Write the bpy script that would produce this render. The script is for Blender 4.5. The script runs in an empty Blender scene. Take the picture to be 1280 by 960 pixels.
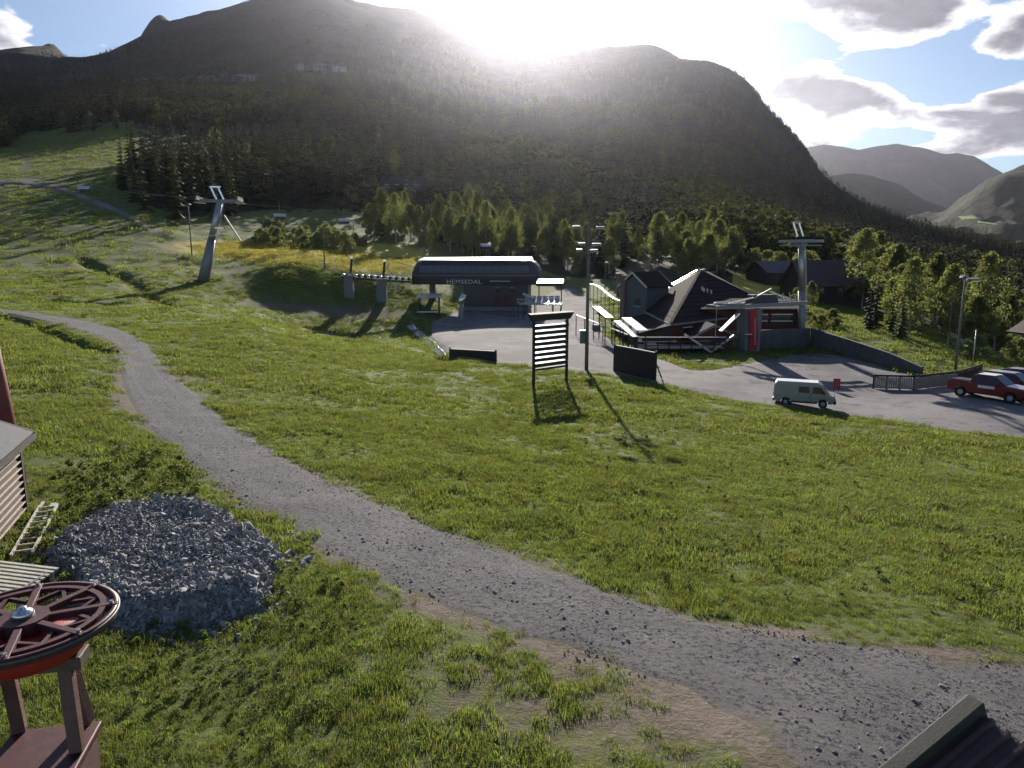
import bpy, bmesh, math, random
import numpy as np
from mathutils import Vector, Matrix, Euler
R = math.radians
random.seed(7); np.random.seed(7)
scene = bpy.context.scene
C = scene.collection

# ------------------------------------------------------------------ camera
CAM_Z, PITCH, F = 10.0, R(10.0), 900.0          # F in pixels of the 1280 wide photograph
cam = bpy.data.cameras.new("camera"); cam_o = bpy.data.objects.new("camera", cam); C.objects.link(cam_o)
cam_o.location = (0, 0, CAM_Z); cam_o.rotation_euler = (math.pi / 2 - PITCH, 0, 0)
cam.sensor_width = 36.0; cam.lens = 36.0 * F / 1280.0; cam.clip_start = 0.2; cam.clip_end = 60000
scene.camera = cam_o
scene.render.resolution_x, scene.render.resolution_y = 1024, 768
cp, sp = math.cos(PITCH), math.sin(PITCH)

# ------------------------------------------------------------------ sun and sky
SUN_PX, SUN_PY = 652, -30
_u, _v = (SUN_PX - 640) / F, (480 - SUN_PY) / F
SUN = Vector((_u, cp + _v * sp, -sp + _v * cp)).normalized()
SUN_EL = math.asin(SUN.z); SUN_AZ = math.atan2(SUN.x, SUN.y)
sl = bpy.data.lights.new("sun", 'SUN'); sl.energy = 5.0; sl.angle = R(0.55); sl.color = (1.0, 0.92, 0.80)
so = bpy.data.objects.new("sun", sl); C.objects.link(so); so.location = (0, 0, 60)
so.rotation_euler = SUN.to_track_quat('Z', 'Y').to_euler()

world = bpy.data.worlds.new("World"); scene.world = world; world.use_nodes = True
wt = world.node_tree; wt.nodes.clear()
def wn(t, **kw):
    n = wt.nodes.new(t)
    for k, v in kw.items(): setattr(n, k, v)
    return n
def wl(a, b): wt.links.new(a, b)
def wmath(op, a, b=None, c=None, clamp=False):
    n = wn('ShaderNodeMath', operation=op); n.use_clamp = clamp
    for i, x in enumerate((a, b, c)):
        if x is None: continue
        if isinstance(x, (int, float)): n.inputs[i].default_value = x
        else: wl(x, n.inputs[i])
    return n.outputs[0]
def wramp(x, a, b):
    n = wn('ShaderNodeMapRange', interpolation_type='SMOOTHSTEP'); wl(x, n.inputs[0])
    n.inputs[1].default_value = a; n.inputs[2].default_value = b
    return n.outputs[0]
out = wn('ShaderNodeOutputWorld')
sky = wn('ShaderNodeTexSky', sky_type='NISHITA', sun_disc=False)
sky.sun_elevation = SUN_EL; sky.sun_rotation = SUN_AZ; sky.altitude = 650; sky.air_density = 1.0; sky.dust_density = 0.1; sky.ozone_density = 3.5
bg = wn('ShaderNodeBackground'); bg.inputs[1].default_value = 0.053; wl(sky.outputs[0], bg.inputs[0])
tc = wn('ShaderNodeTexCoord'); D = tc.outputs['Generated']
sep = wn('ShaderNodeSeparateXYZ'); wl(D, sep.inputs[0])
zz = wmath('MAXIMUM', sep.outputs[2], 0.0); zz = wmath('ADD', zz, 0.28)
cmb = wn('ShaderNodeCombineXYZ'); wl(wmath('DIVIDE', sep.outputs[0], zz), cmb.inputs[0]); wl(wmath('DIVIDE', sep.outputs[1], zz), cmb.inputs[1])
nz = wn('ShaderNodeTexNoise'); nz.inputs['Scale'].default_value = 3.1; nz.inputs['Detail'].default_value = 9; nz.inputs['Roughness'].default_value = 0.56
nz.inputs['Distortion'].default_value = 0.25; wl(cmb.outputs[0], nz.inputs['Vector'])
dens = wmath('MULTIPLY_ADD', nz.outputs['Fac'], 1.7, -0.37)
# cloud banks seen in the photograph: direction (photo pixel), size, flattening, weight
def pdir(px, py):
    u, v = (px - 640) / F, (480 - py) / F
    return Vector((u, cp + v * sp, -sp + v * cp)).normalized()
banks = [(1000, 110, .095, 2.5, .54), (1085, 120, .10, 3.2, .48), (1125, 5, .15, 2.0, .44), (975, -15, .15, 2.6, .36), (860, -25, .20, 2.0, .40), (1268, 155, .13, 1.8, .52), (1262, 55, .085, 1.7, .38),
         (1010, 170, .18, 5.0, .34), (1190, 188, .16, 6.0, .26), (1150, 140, .13, 5.0, .14), (0, 40, .07, 1.1, .42), (122, 60, .06, 2.6, .46), (700, 10, .30, 1.6, .42), (885, 77, .035, 2.2, .4),
         (250, -10, .34, 1.2, -.45), (1180, 100, .09, 2.2, -.30), (985, 62, .07, 3.0, -.22), (1230, 15, .05, 1.2, -.15)]
for (px, py, s, fl, w) in banks:
    d = pdir(px, py)
    sub = wn('ShaderNodeVectorMath', operation='SUBTRACT'); wl(D, sub.inputs[0]); sub.inputs[1].default_value = d
    mul = wn('ShaderNodeVectorMath', operation='MULTIPLY'); wl(sub.outputs[0], mul.inputs[0]); mul.inputs[1].default_value = (1, 1, fl)
    ln = wn('ShaderNodeVectorMath', operation='LENGTH'); wl(mul.outputs[0], ln.inputs[0])
    g = wn('ShaderNodeMapRange', interpolation_type='SMOOTHERSTEP'); wl(ln.outputs[1], g.inputs[0])
    g.inputs[1].default_value = 0; g.inputs[2].default_value = s; g.inputs[3].default_value = w; g.inputs[4].default_value = 0
    dens = wmath('ADD', dens, g.outputs[0])
nz2 = wn('ShaderNodeTexNoise'); nz2.inputs['Scale'].default_value = 9.0; nz2.inputs['Detail'].default_value = 8; nz2.inputs['Roughness'].default_value = 0.6; wl(cmb.outputs[0], nz2.inputs['Vector'])
cover = wramp(dens, 0.645, 0.735)
thick = wramp(wmath('MULTIPLY_ADD', nz2.outputs['Fac'], 0.30, wmath('SUBTRACT', dens, 0.15)), 0.72, 0.98)
dot = wn('ShaderNodeVectorMath', operation='DOT_PRODUCT'); wl(D, dot.inputs[0]); dot.inputs[1].default_value = SUN
cosg = wmath('MAXIMUM', dot.outputs['Value'], 0.0)
lobe = wmath('POWER', cosg, 40.0); lobe2 = wmath('POWER', cosg, 500.0); lobe3 = wmath('POWER', cosg, 5.0)
# light passing through cloud towards the viewer (forward scattering)
thin_b = wmath('ADD', wmath('MULTIPLY_ADD', lobe3, 0.40, 0.42), wmath('ADD', wmath('MULTIPLY', lobe, 0.9), wmath('MULTIPLY', lobe2, 7.0)))
thick_b = wmath('ADD', wmath('MULTIPLY_ADD', lobe3, 0.02, 0.070), wmath('ADD', wmath('MULTIPLY', lobe, 0.10), wmath('MULTIPLY', lobe2, 9.0)))
mod = wn('ShaderNodeMapRange'); wl(nz2.outputs['Fac'], mod.inputs[0]); mod.inputs[1].default_value = .30; mod.inputs[2].default_value = .70; mod.inputs[3].default_value = .45; mod.inputs[4].default_value = 1.75
thick_b = wmath('MULTIPLY', thick_b, mod.outputs[0])
cb = wn('ShaderNodeMix', data_type='FLOAT'); wl(thick, cb.inputs[0]); wl(thin_b, cb.inputs[2]); wl(thick_b, cb.inputs[3])
cc = wn('ShaderNodeMix', data_type='RGBA'); wl(thick, cc.inputs[0]); cc.inputs[6].default_value = (1, 0.985, 0.97, 1); cc.inputs[7].default_value = (0.95, 0.95, 1.10, 1)
cbg = wn('ShaderNodeBackground'); wl(cc.outputs[2], cbg.inputs[0]); wl(cb.outputs[0], cbg.inputs[1])
mixs = wn('ShaderNodeMixShader'); wl(cover, mixs.inputs[0]); wl(bg.outputs[0], mixs.inputs[1]); wl(cbg.outputs[0], mixs.inputs[2])
wl(mixs.outputs[0], out.inputs[0])

vs = scene.view_settings
vs.view_transform = 'Standard'; vs.look = 'None'; vs.exposure = 0.92; vs.gamma = 1.0; vs.use_curve_mapping = False
scene.render.engine = 'CYCLES'
cy = scene.cycles
cy.max_bounces = 6; cy.diffuse_bounces = 2; cy.glossy_bounces = 2; cy.transmission_bounces = 4; cy.transparent_max_bounces = 6; cy.volume_bounces = 0
cy.use_denoising = True; cy.sample_clamp_indirect = 4.0; cy.caustics_reflective = False; cy.caustics_refractive = False

# ------------------------------------------------------------------ pixel <-> place
def PT(px, py, Y):
    u, v = (px - 640) / F, (480 - py) / F
    s = Y / (cp + v * sp)
    return np.array((u * s, Y, CAM_Z + s * (-sp + v * cp)))
def PZ(px, py, z):
    u, v = (px - 640) / F, (480 - py) / F
    s = (z - CAM_Z) / (-sp + v * cp)
    return np.array((u * s, s * (cp + v * sp), z))
def project(x, y, z):
    d = y * cp - (z - CAM_Z) * sp
    w = y * sp + (z - CAM_Z) * cp
    d = np.where(d < 0.1, 0.1, d)
    return 640 + F * x / d, 480 - F * w / d
def inpoly(px, py, poly):
    px = np.asarray(px); py = np.asarray(py); r = np.zeros(px.shape, bool); n = len(poly)
    for i in range(n):
        (x0, y0), (x1, y1) = poly[i], poly[(i + 1) % n]
        if y0 == y1: continue
        r ^= ((y0 > py) != (y1 > py)) & (px < (x1 - x0) * (py - y0) / (y1 - y0) + x0)
    return r

# ------------------------------------------------------------------ terrain
Z = [(640,960,3.3),(0,960,3.1),(300,900,3.2),(1280,960,3.0),(900,850,3.0),(1280,820,2.6),(640,760,2.9),(1000,700,2.3),(1280,650,1.4),(1280,580,.2),(1120,580,.6),
     (640,640,2.4),(820,620,1.9),(640,560,1.6),(820,540,1.0),(640,500,.9),(400,700,3.1),(200,790,3.0),(60,760,3.05),(0,690,3.1),(-150,640,3.4),(100,600,3.2),(100,530,3.4),(200,520,3.1),(300,560,2.85),
     (420,610,2.7),(300,470,2.9),(450,520,2.0),(520,455,1.0),(600,455,.75),(733,462,.65),(700,475,.75),(850,478,.3),(1000,508,-.15),(1280,542,-.45),(1130,525,-.3),(1400,560,-.6),(-100,560,3.8),
     (560,425,.5),(620,400,.65),(690,420,.5),(760,440,.4),(850,440,.1),(937,440,0.05),(1003,430,.15),(1060,446,-.15),(1110,458,-.3),(1152,469,-.4),(1190,490,-.4),(1280,505,-.5),
     (1194,463,-.45),(1280,470,-.9),(1060,417,1.45),(1060,407,1.5),(1110,432,.85),(1110,421,.85),(1152,452,.25),(1152,442,.2),(1015,408,1.2),(1230,440,-3.5),(1200,425,-8),(1280,380,-11),
     (150,430,4.0),(0,390,5.0),(-150,380,5.6),(-100,440,4.6),(60,460,4.2),(250,430,3.6),(400,430,1.9),(300,400,4.0),(1500,500,-1.2),(1500,700,1.2),(1500,900,2.5),(-200,850,3.2),(-250,720,3.4)]
YY = [(640,388,122),(580,392,119),(540,388,118),(700,376,134),(705,362,150),(760,375,130),(850,400,100),(255,352,118),(0,340,110),(0,300,150),(0,230,260),(0,180,450),(150,155,500),(60,205,330),
      (150,240,240),(100,300,150),(200,290,165),(350,312,160),(300,327,140),(450,330,140),(450,348,125),(450,378,118),(350,340,122),(350,362,117),(400,345,124),(400,370,117.5),(500,360,126),(500,376,120),
      (400,300,190),(520,302,190),(600,312,200),(570,328,168),(700,345,170),(780,340,165),(800,330,180),(900,338,160),(950,352,150),(1050,372,140),(1150,392,150),(-200,230,260),(-200,300,150),(-200,180,450),
      (200,260,215),(300,250,255),(400,254,265),(500,250,300),(300,190,430),(300,150,600),(300,105,1000),(300,60,1700),(150,110,900),(150,88,1500),(0,120,900),(0,88,1700),(-200,110,1100),
      (420,150,600),(500,200,450),(500,150,700),(500,90,1250),(500,50,1900),(420,60,1500),(640,245,380),(640,190,600),(640,130,1100),(640,90,1900),(800,285,330),(800,235,500),(800,160,1000),(800,100,1800),
      (900,292,330),(900,225,600),(900,155,1100),(720,270,340),(720,210,560),(1000,312,330),(1000,275,600),(1000,235,1100),(1050,300,600),(1100,325,400),(1100,295,900),(1200,335,450),(1200,315,900),(1280,350,480),
      (1280,325,850),(1450,360,500),(1450,340,900),(-400,200,450),(-400,120,1100)]
RIDGE = [(-500,60,2700),(-300,66,2700),(-100,68,2700),(0,65,2700),(40,62,2700),(70,57,2650),(92,66,2600),(150,64,2500),(166,52,2450),(182,34,2450),(205,21,2450),(226,25,2450),(256,14,2450),(285,9,2450),(312,0,2500),(380,-13,2550),
         (440,0,2600),(478,9,2650),(530,14,2700),(575,34,2800),(620,52,2900),(660,60,2950),(710,64,2900),(748,60,2800),(782,57,2700),(818,58,2600),(842,66,2500),(872,77,2400),(905,83,2300),(926,96,2200),(950,121,2100),
         (972,150,2000),(1000,181,1900),(1022,209,1800),(1042,232,1750),(1080,254,1650),(1130,273,1500),(1200,292,1350),(1280,309,1200),(1400,330,1100),(1600,350,1000)]
KT = 3.0
def lp(x, y):
    r = np.hypot(x, y); return np.stack([np.arctan2(x, y) * KT, np.log(np.maximum(r, .5))], -1), r
def tps(d2): return np.where(d2 > 1e-12, .5 * d2 * np.log(np.maximum(d2, 1e-12)), 0.0)
def fit(dpy):
    global cpts, W, n
    ctrl = [PZ(*c) for c in Z] + [PT(*c) for c in YY]
    for i, (px, py, Y) in enumerate(RIDGE):
        a = PT(px, py + dpy[i], Y); ctrl.append(a)
        ctrl.append(np.array((a[0] * 1.05, a[1] * 1.05, (a[2] - 10) * .97 + 10)))
        if i % 2 == 0:
            for k, dz in ((1.22, .60), (1.7, .25)): ctrl.append(np.array((a[0] * k, a[1] * k, (a[2] - 10) * dz - 20)))
    for th in (-1.5, -1.15, -.85, .9, 1.15, 1.5):
        for r, z in ((3, 3.3), (8, 3.2), (20, 3.0), (60, 1.5 if th > 0 else 5.5), (200, -4 if th > 0 else 18), (700, 0 if th > 0 else 90), (2600, 60 if th > 0 else 500)):
            ctrl.append(np.array((r * math.sin(th), r * math.cos(th), z)))
    for th in (.45, .52, .6, .7):
        for r in (2600, 3600, 5000, 7000): ctrl.append(np.array((r * math.sin(th), r * math.cos(th), -55.0)))
    for th in (-.6, -.2, .2, .6):
        for r in (2.2, 4.5): ctrl.append(np.array((r * math.sin(th), r * math.cos(th), 3.3)))
    ctrl = np.array(ctrl)
    cpts, cr = lp(ctrl[:, 0], ctrl[:, 1]); cq = (ctrl[:, 2] - CAM_Z) / cr
    n = len(cpts)
    A = np.zeros((n + 3, n + 3)); d2 = ((cpts[:, None] - cpts[None]) ** 2).sum(-1)
    A[:n, :n] = tps(d2) + np.eye(n) * 4e-5; A[:n, n] = 1; A[:n, n + 1:] = cpts; A[n, :n] = 1; A[n + 1:, :n] = cpts.T
    W = np.linalg.solve(A, np.concatenate([cq, np.zeros(3)]))
def H0(x, y):
    x = np.atleast_1d(np.asarray(x, float)); y = np.atleast_1d(np.asarray(y, float)); res = np.empty(x.shape)
    for i in range(0, len(x), 20000):
        p, r = lp(x[i:i + 20000], y[i:i + 20000])
        d = (p[:, None, 0] - cpts[None, :, 0]) ** 2 + (p[:, None, 1] - cpts[None, :, 1]) ** 2
        res[i:i + 20000] = CAM_Z + r * (tps(d) @ W[:n] + W[n] + p @ W[n + 1:])
    return res
# value noise
_NT = np.random.RandomState(3).rand(256, 256)
def vnoise(x, y):
    xi = np.floor(x).astype(int); yi = np.floor(y).astype(int); fx = x - xi; fy = y - yi
    fx = fx * fx * (3 - 2 * fx); fy = fy * fy * (3 - 2 * fy)
    g = lambda a, b: _NT[a & 255, b & 255]
    return (g(xi, yi) * (1 - fx) + g(xi + 1, yi) * fx) * (1 - fy) + (g(xi, yi + 1) * (1 - fx) + g(xi + 1, yi + 1) * fx) * fy - .5
def fbm(x, y, o=4):
    s = 0; a = 1.0
    for i in range(o): s = s + a * vnoise(x * 2 ** i + 17.3 * i, y * 2 ** i - 9.1 * i); a *= .5
    return s
def raycast(fn, px, py, y0=4.0, y1=3500.0):
    px = np.atleast_1d(np.asarray(px, float)); py = np.atleast_1d(np.asarray(py, float))
    u, v = (px - 640) / F, (480 - py) / F
    kx = u / (cp + v * sp); kz = (-sp + v * cp) / (cp + v * sp)
    ys = np.exp(np.linspace(math.log(y0), math.log(y1), 260))
    lo = np.full(px.shape, y0); hi = np.full(px.shape, y1); done = np.zeros(px.shape, bool)
    Ys = np.repeat(ys[None], len(px), 0)
    Hh = fn((kx[:, None] * Ys).ravel(), Ys.ravel()).reshape(Ys.shape)
    below = (CAM_Z + kz[:, None] * Ys) < Hh
    k = np.argmax(below, 1); ok = below.any(1) & (k > 0)
    hi = np.where(ok, ys[k], ys[-1]); lo = np.where(ok, ys[np.maximum(k - 1, 0)], ys[-1])
    for _ in range(18):
        m = (lo + hi) / 2; b = (CAM_Z + kz * m) < fn(kx * m, m)
        hi = np.where(b, m, hi); lo = np.where(b, lo, m)
    return np.stack([kx * hi, hi, fn(kx * hi, hi)], -1)
def polydist(x, y, pts):
    best = np.full(x.shape, 1e9)
    for (a, b) in zip(pts[:-1], pts[1:]):
        ab = b - a; L = (ab ** 2).sum() + 1e-9
        t = np.clip(((x - a[0]) * ab[0] + (y - a[1]) * ab[1]) / L, 0, 1)
        best = np.minimum(best, np.hypot(x - a[0] - t * ab[0], y - a[1] - t * ab[1]))
    return best
def far_noise(x, y, r):
    return np.clip((r - 500) / 700, 0, 1) * (26 * fbm(x * .0045 + 5, y * .0045, 5))
dpy = np.zeros(len(RIDGE)); fit(dpy)
rpx = np.array([a[0] for a in RIDGE], float); rpy = np.array([a[1] for a in RIDGE], float)
for _ in range(4):                                 # settle the skyline on its height
    _t = np.linspace(-.95, .9, 180); _r = np.exp(np.linspace(math.log(700), math.log(3400), 60))
    _T, _R = np.meshgrid(_t, _r); _x = (_R * np.sin(_T)).ravel(); _y = (_R * np.cos(_T)).ravel()
    _px, _py = project(_x, _y, H0(_x, _y) + far_noise(_x, _y, _R.ravel()))
    _px = _px.reshape(_T.shape); _py = _py.reshape(_T.shape); _k = _py.argmin(0); _j = np.arange(180)
    dpy = dpy + np.clip(.9 * (rpy - np.interp(rpx, _px[_k, _j], _py[_k, _j])), -15, 40); fit(dpy)
ditch_px = [(-60, 388), (0, 397), (30, 402), (60, 411), (90, 424), (112, 433), (126, 438)]
DITCH = raycast(H0, *zip(*ditch_px))[:, :2]
gully_px = [(100, 322), (145, 342), (165, 352), (200, 372), (232, 384), (268, 392)]
GULLY = raycast(H0, *zip(*gully_px))[:, :2]
stream_px = [(512, 408), (522, 416), (535, 428), (548, 440), (556, 448)]
STREAM = raycast(H0, *zip(*stream_px))[:, :2]
def H(x, y):
    x = np.atleast_1d(np.asarray(x, float)); y = np.atleast_1d(np.asarray(y, float))
    h = H0(x, y); r = np.hypot(x, y)
    near = np.clip(1 - r / 90, 0, 1)
    h = h + .10 * near * fbm(x * .35, y * .35, 3)
    mid = np.clip((r - 60) / 60, 0, 1) * np.clip((420 - r) / 150, 0, 1) * np.clip((-x - 5) / 25, 0, 1)
    h = h + mid * 1.0 * fbm(x * .09, y * .09, 4)
    h = h + far_noise(x, y, r)
    m = (np.abs(x) < 140) & (y < 150) & (y > 20)
    if m.any():
        xm, ym = x[m], y[m]
        d = polydist(xm, ym, DITCH); h[m] -= 1.0 * np.exp(-(d / .75) ** 2)
        d = polydist(xm, ym, GULLY); h[m] -= 1.1 * np.exp(-(d / 1.3) ** 2)
        d = polydist(xm, ym, STREAM); h[m] -= .7 * np.exp(-(d / 1.2) ** 2)
    return h
def G(px, py): return Vector(raycast(H, px, py)[0])
def HZ(x, y): return float(H(x, y)[0])
# ------------------------------------------------------------------ materials
def srgb(r, g, b):
    f = lambda c: (c / 255 / 12.92) if c <= 10 else ((c / 255 + .055) / 1.055) ** 2.4
    return (f(r), f(g), f(b), 1)
_M = {}
def mat(name, col, rough=.7, metal=0.0, vary=.25, scale=6.0, bump=0.0, bscale=40.0, spec=.4, trans=0.0, emit=0.0, objvar=0.0, wpos=False):
    if name in _M: return _M[name]
    m = bpy.data.materials.new(name); m.use_nodes = True; nt = m.node_tree; nt.nodes.clear()
    N = lambda t: nt.nodes.new(t); L = nt.links.new
    o = N('ShaderNodeOutputMaterial'); b = N('ShaderNodeBsdfPrincipled'); L(b.outputs[0], o.inputs[0])
    b.inputs['Roughness'].default_value = rough; b.inputs['Metallic'].default_value = metal; b.inputs['Specular IOR Level'].default_value = spec
    if emit: b.inputs['Emission Color'].default_value = (*col[:3], 1); b.inputs['Emission Strength'].default_value = emit
    tc = N('ShaderNodeTexCoord'); nz = N('ShaderNodeTexNoise'); nz.inputs['Scale'].default_value = scale; nz.inputs['Detail'].default_value = 5; nz.inputs['Roughness'].default_value = .65
    if wpos: L(N('ShaderNodeNewGeometry').outputs['Position'], nz.inputs['Vector'])
    else: L(tc.outputs['Object'], nz.inputs['Vector'])
    mr = N('ShaderNodeMapRange'); L(nz.outputs['Fac'], mr.inputs[0]); mr.inputs[1].default_value = .25; mr.inputs[2].default_value = .75
    mr.inputs[3].default_value = 1 - vary; mr.inputs[4].default_value = 1 + vary
    val = mr.outputs[0]
    if objvar:
        oi = N('ShaderNodeObjectInfo'); m2 = N('ShaderNodeMapRange'); L(oi.outputs['Random'], m2.inputs[0]); m2.inputs[3].default_value = 1 - objvar; m2.inputs[4].default_value = 1 + objvar
        mm = N('ShaderNodeMath'); mm.operation = 'MULTIPLY'; L(val, mm.inputs[0]); L(m2.outputs[0], mm.inputs[1]); val = mm.outputs[0]
    mx = N('ShaderNodeVectorMath'); mx.operation = 'SCALE'; mx.inputs[0].default_value = col[:3]; L(val, mx.inputs['Scale'])
    L(mx.outputs[0], b.inputs['Base Color'])
    if trans:
        t = N('ShaderNodeBsdfTranslucent'); tcv = N('ShaderNodeVectorMath'); tcv.operation = 'MULTIPLY'; L(mx.outputs[0], tcv.inputs[0]); tcv.inputs[1].default_value = (1.25, 1.25, .55)
        L(tcv.outputs[0], t.inputs[0]); ms = N('ShaderNodeMixShader'); ms.inputs[0].default_value = trans; L(b.outputs[0], ms.inputs[1]); L(t.outputs[0], ms.inputs[2]); L(ms.outputs[0], o.inputs[0])
    if bump:
        n2 = N('ShaderNodeTexNoise'); n2.inputs['Scale'].default_value = bscale; n2.inputs['Detail'].default_value = 4; L(tc.outputs['Object'], n2.inputs['Vector'])
        bp = N('ShaderNodeBump'); bp.inputs['Strength'].default_value = bump; bp.inputs['Distance'].default_value = .05; L(n2.outputs['Fac'], bp.inputs['Height']); L(bp.outputs[0], b.inputs['Normal'])
    _M[name] = m; return m

def ground_mat(name, layers, bump=.6, bdist=.06, bscale=9.0, rough=.95):
    """layers: list of (colour, noise scale, lo, hi, attribute or None) mixed in order over the first"""
    m = bpy.data.materials.new(name); m.use_nodes = True; nt = m.node_tree; nt.nodes.clear()
    N = lambda t: nt.nodes.new(t); L = nt.links.new
    o = N('ShaderNodeOutputMaterial'); b = N('ShaderNodeBsdfPrincipled'); L(b.outputs[0], o.inputs[0]); b.inputs['Roughness'].default_value = rough; b.inputs['Specular IOR Level'].default_value = .15
    tc = N('ShaderNodeTexCoord'); cur = None
    for i, (col, sc, lo, hi, att) in enumerate(layers):
        if cur is None:
            rgb = N('ShaderNodeRGB'); rgb.outputs[0].default_value = col; cur = rgb.outputs[0]; continue
        nz = N('ShaderNodeTexNoise'); nz.inputs['Scale'].default_value = sc; nz.inputs['Detail'].default_value = 7; nz.inputs['Roughness'].default_value = .68
        mp = N('ShaderNodeMapping'); mp.inputs['Location'].default_value = (13.1 * i, 7.7 * i, 3.3 * i); L(tc.outputs['Object'], mp.inputs[0]); L(mp.outputs[0], nz.inputs['Vector'])
        v = nz.outputs['Fac']
        if att:
            at = N('ShaderNodeAttribute'); at.attribute_name = att
            ad = N('ShaderNodeMath'); ad.operation = 'ADD'; L(v, ad.inputs[0]); L(at.outputs['Fac'], ad.inputs[1]); v = ad.outputs[0]
        mr = N('ShaderNodeMapRange'); mr.interpolation_type = 'SMOOTHSTEP'; L(v, mr.inputs[0]); mr.inputs[1].default_value = lo; mr.inputs[2].default_value = hi
        mx = N('ShaderNodeMix'); mx.data_type = 'RGBA'; L(mr.outputs[0], mx.inputs[0]); L(cur, mx.inputs[6]); mx.inputs[7].default_value = col; cur = mx.outputs[2]
    L(cur, b.inputs['Base Color'])
    prev = None
    for k, (s, dd) in enumerate(((bscale, bdist), (bscale * 5.3, bdist * .35))):
        n2 = N('ShaderNodeTexNoise'); n2.inputs['Scale'].default_value = s; n2.inputs['Detail'].default_value = 6; n2.inputs['Roughness'].default_value = .7; L(tc.outputs['Object'], n2.inputs['Vector'])
        bp = N('ShaderNodeBump'); bp.inputs['Strength'].default_value = bump; bp.inputs['Distance'].default_value = dd; L(n2.outputs['Fac'], bp.inputs['Height'])
        if prev: L(prev, bp.inputs['Normal'])
        prev = bp.outputs[0]
    L(prev, b.inputs['Normal'])
    return m

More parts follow.
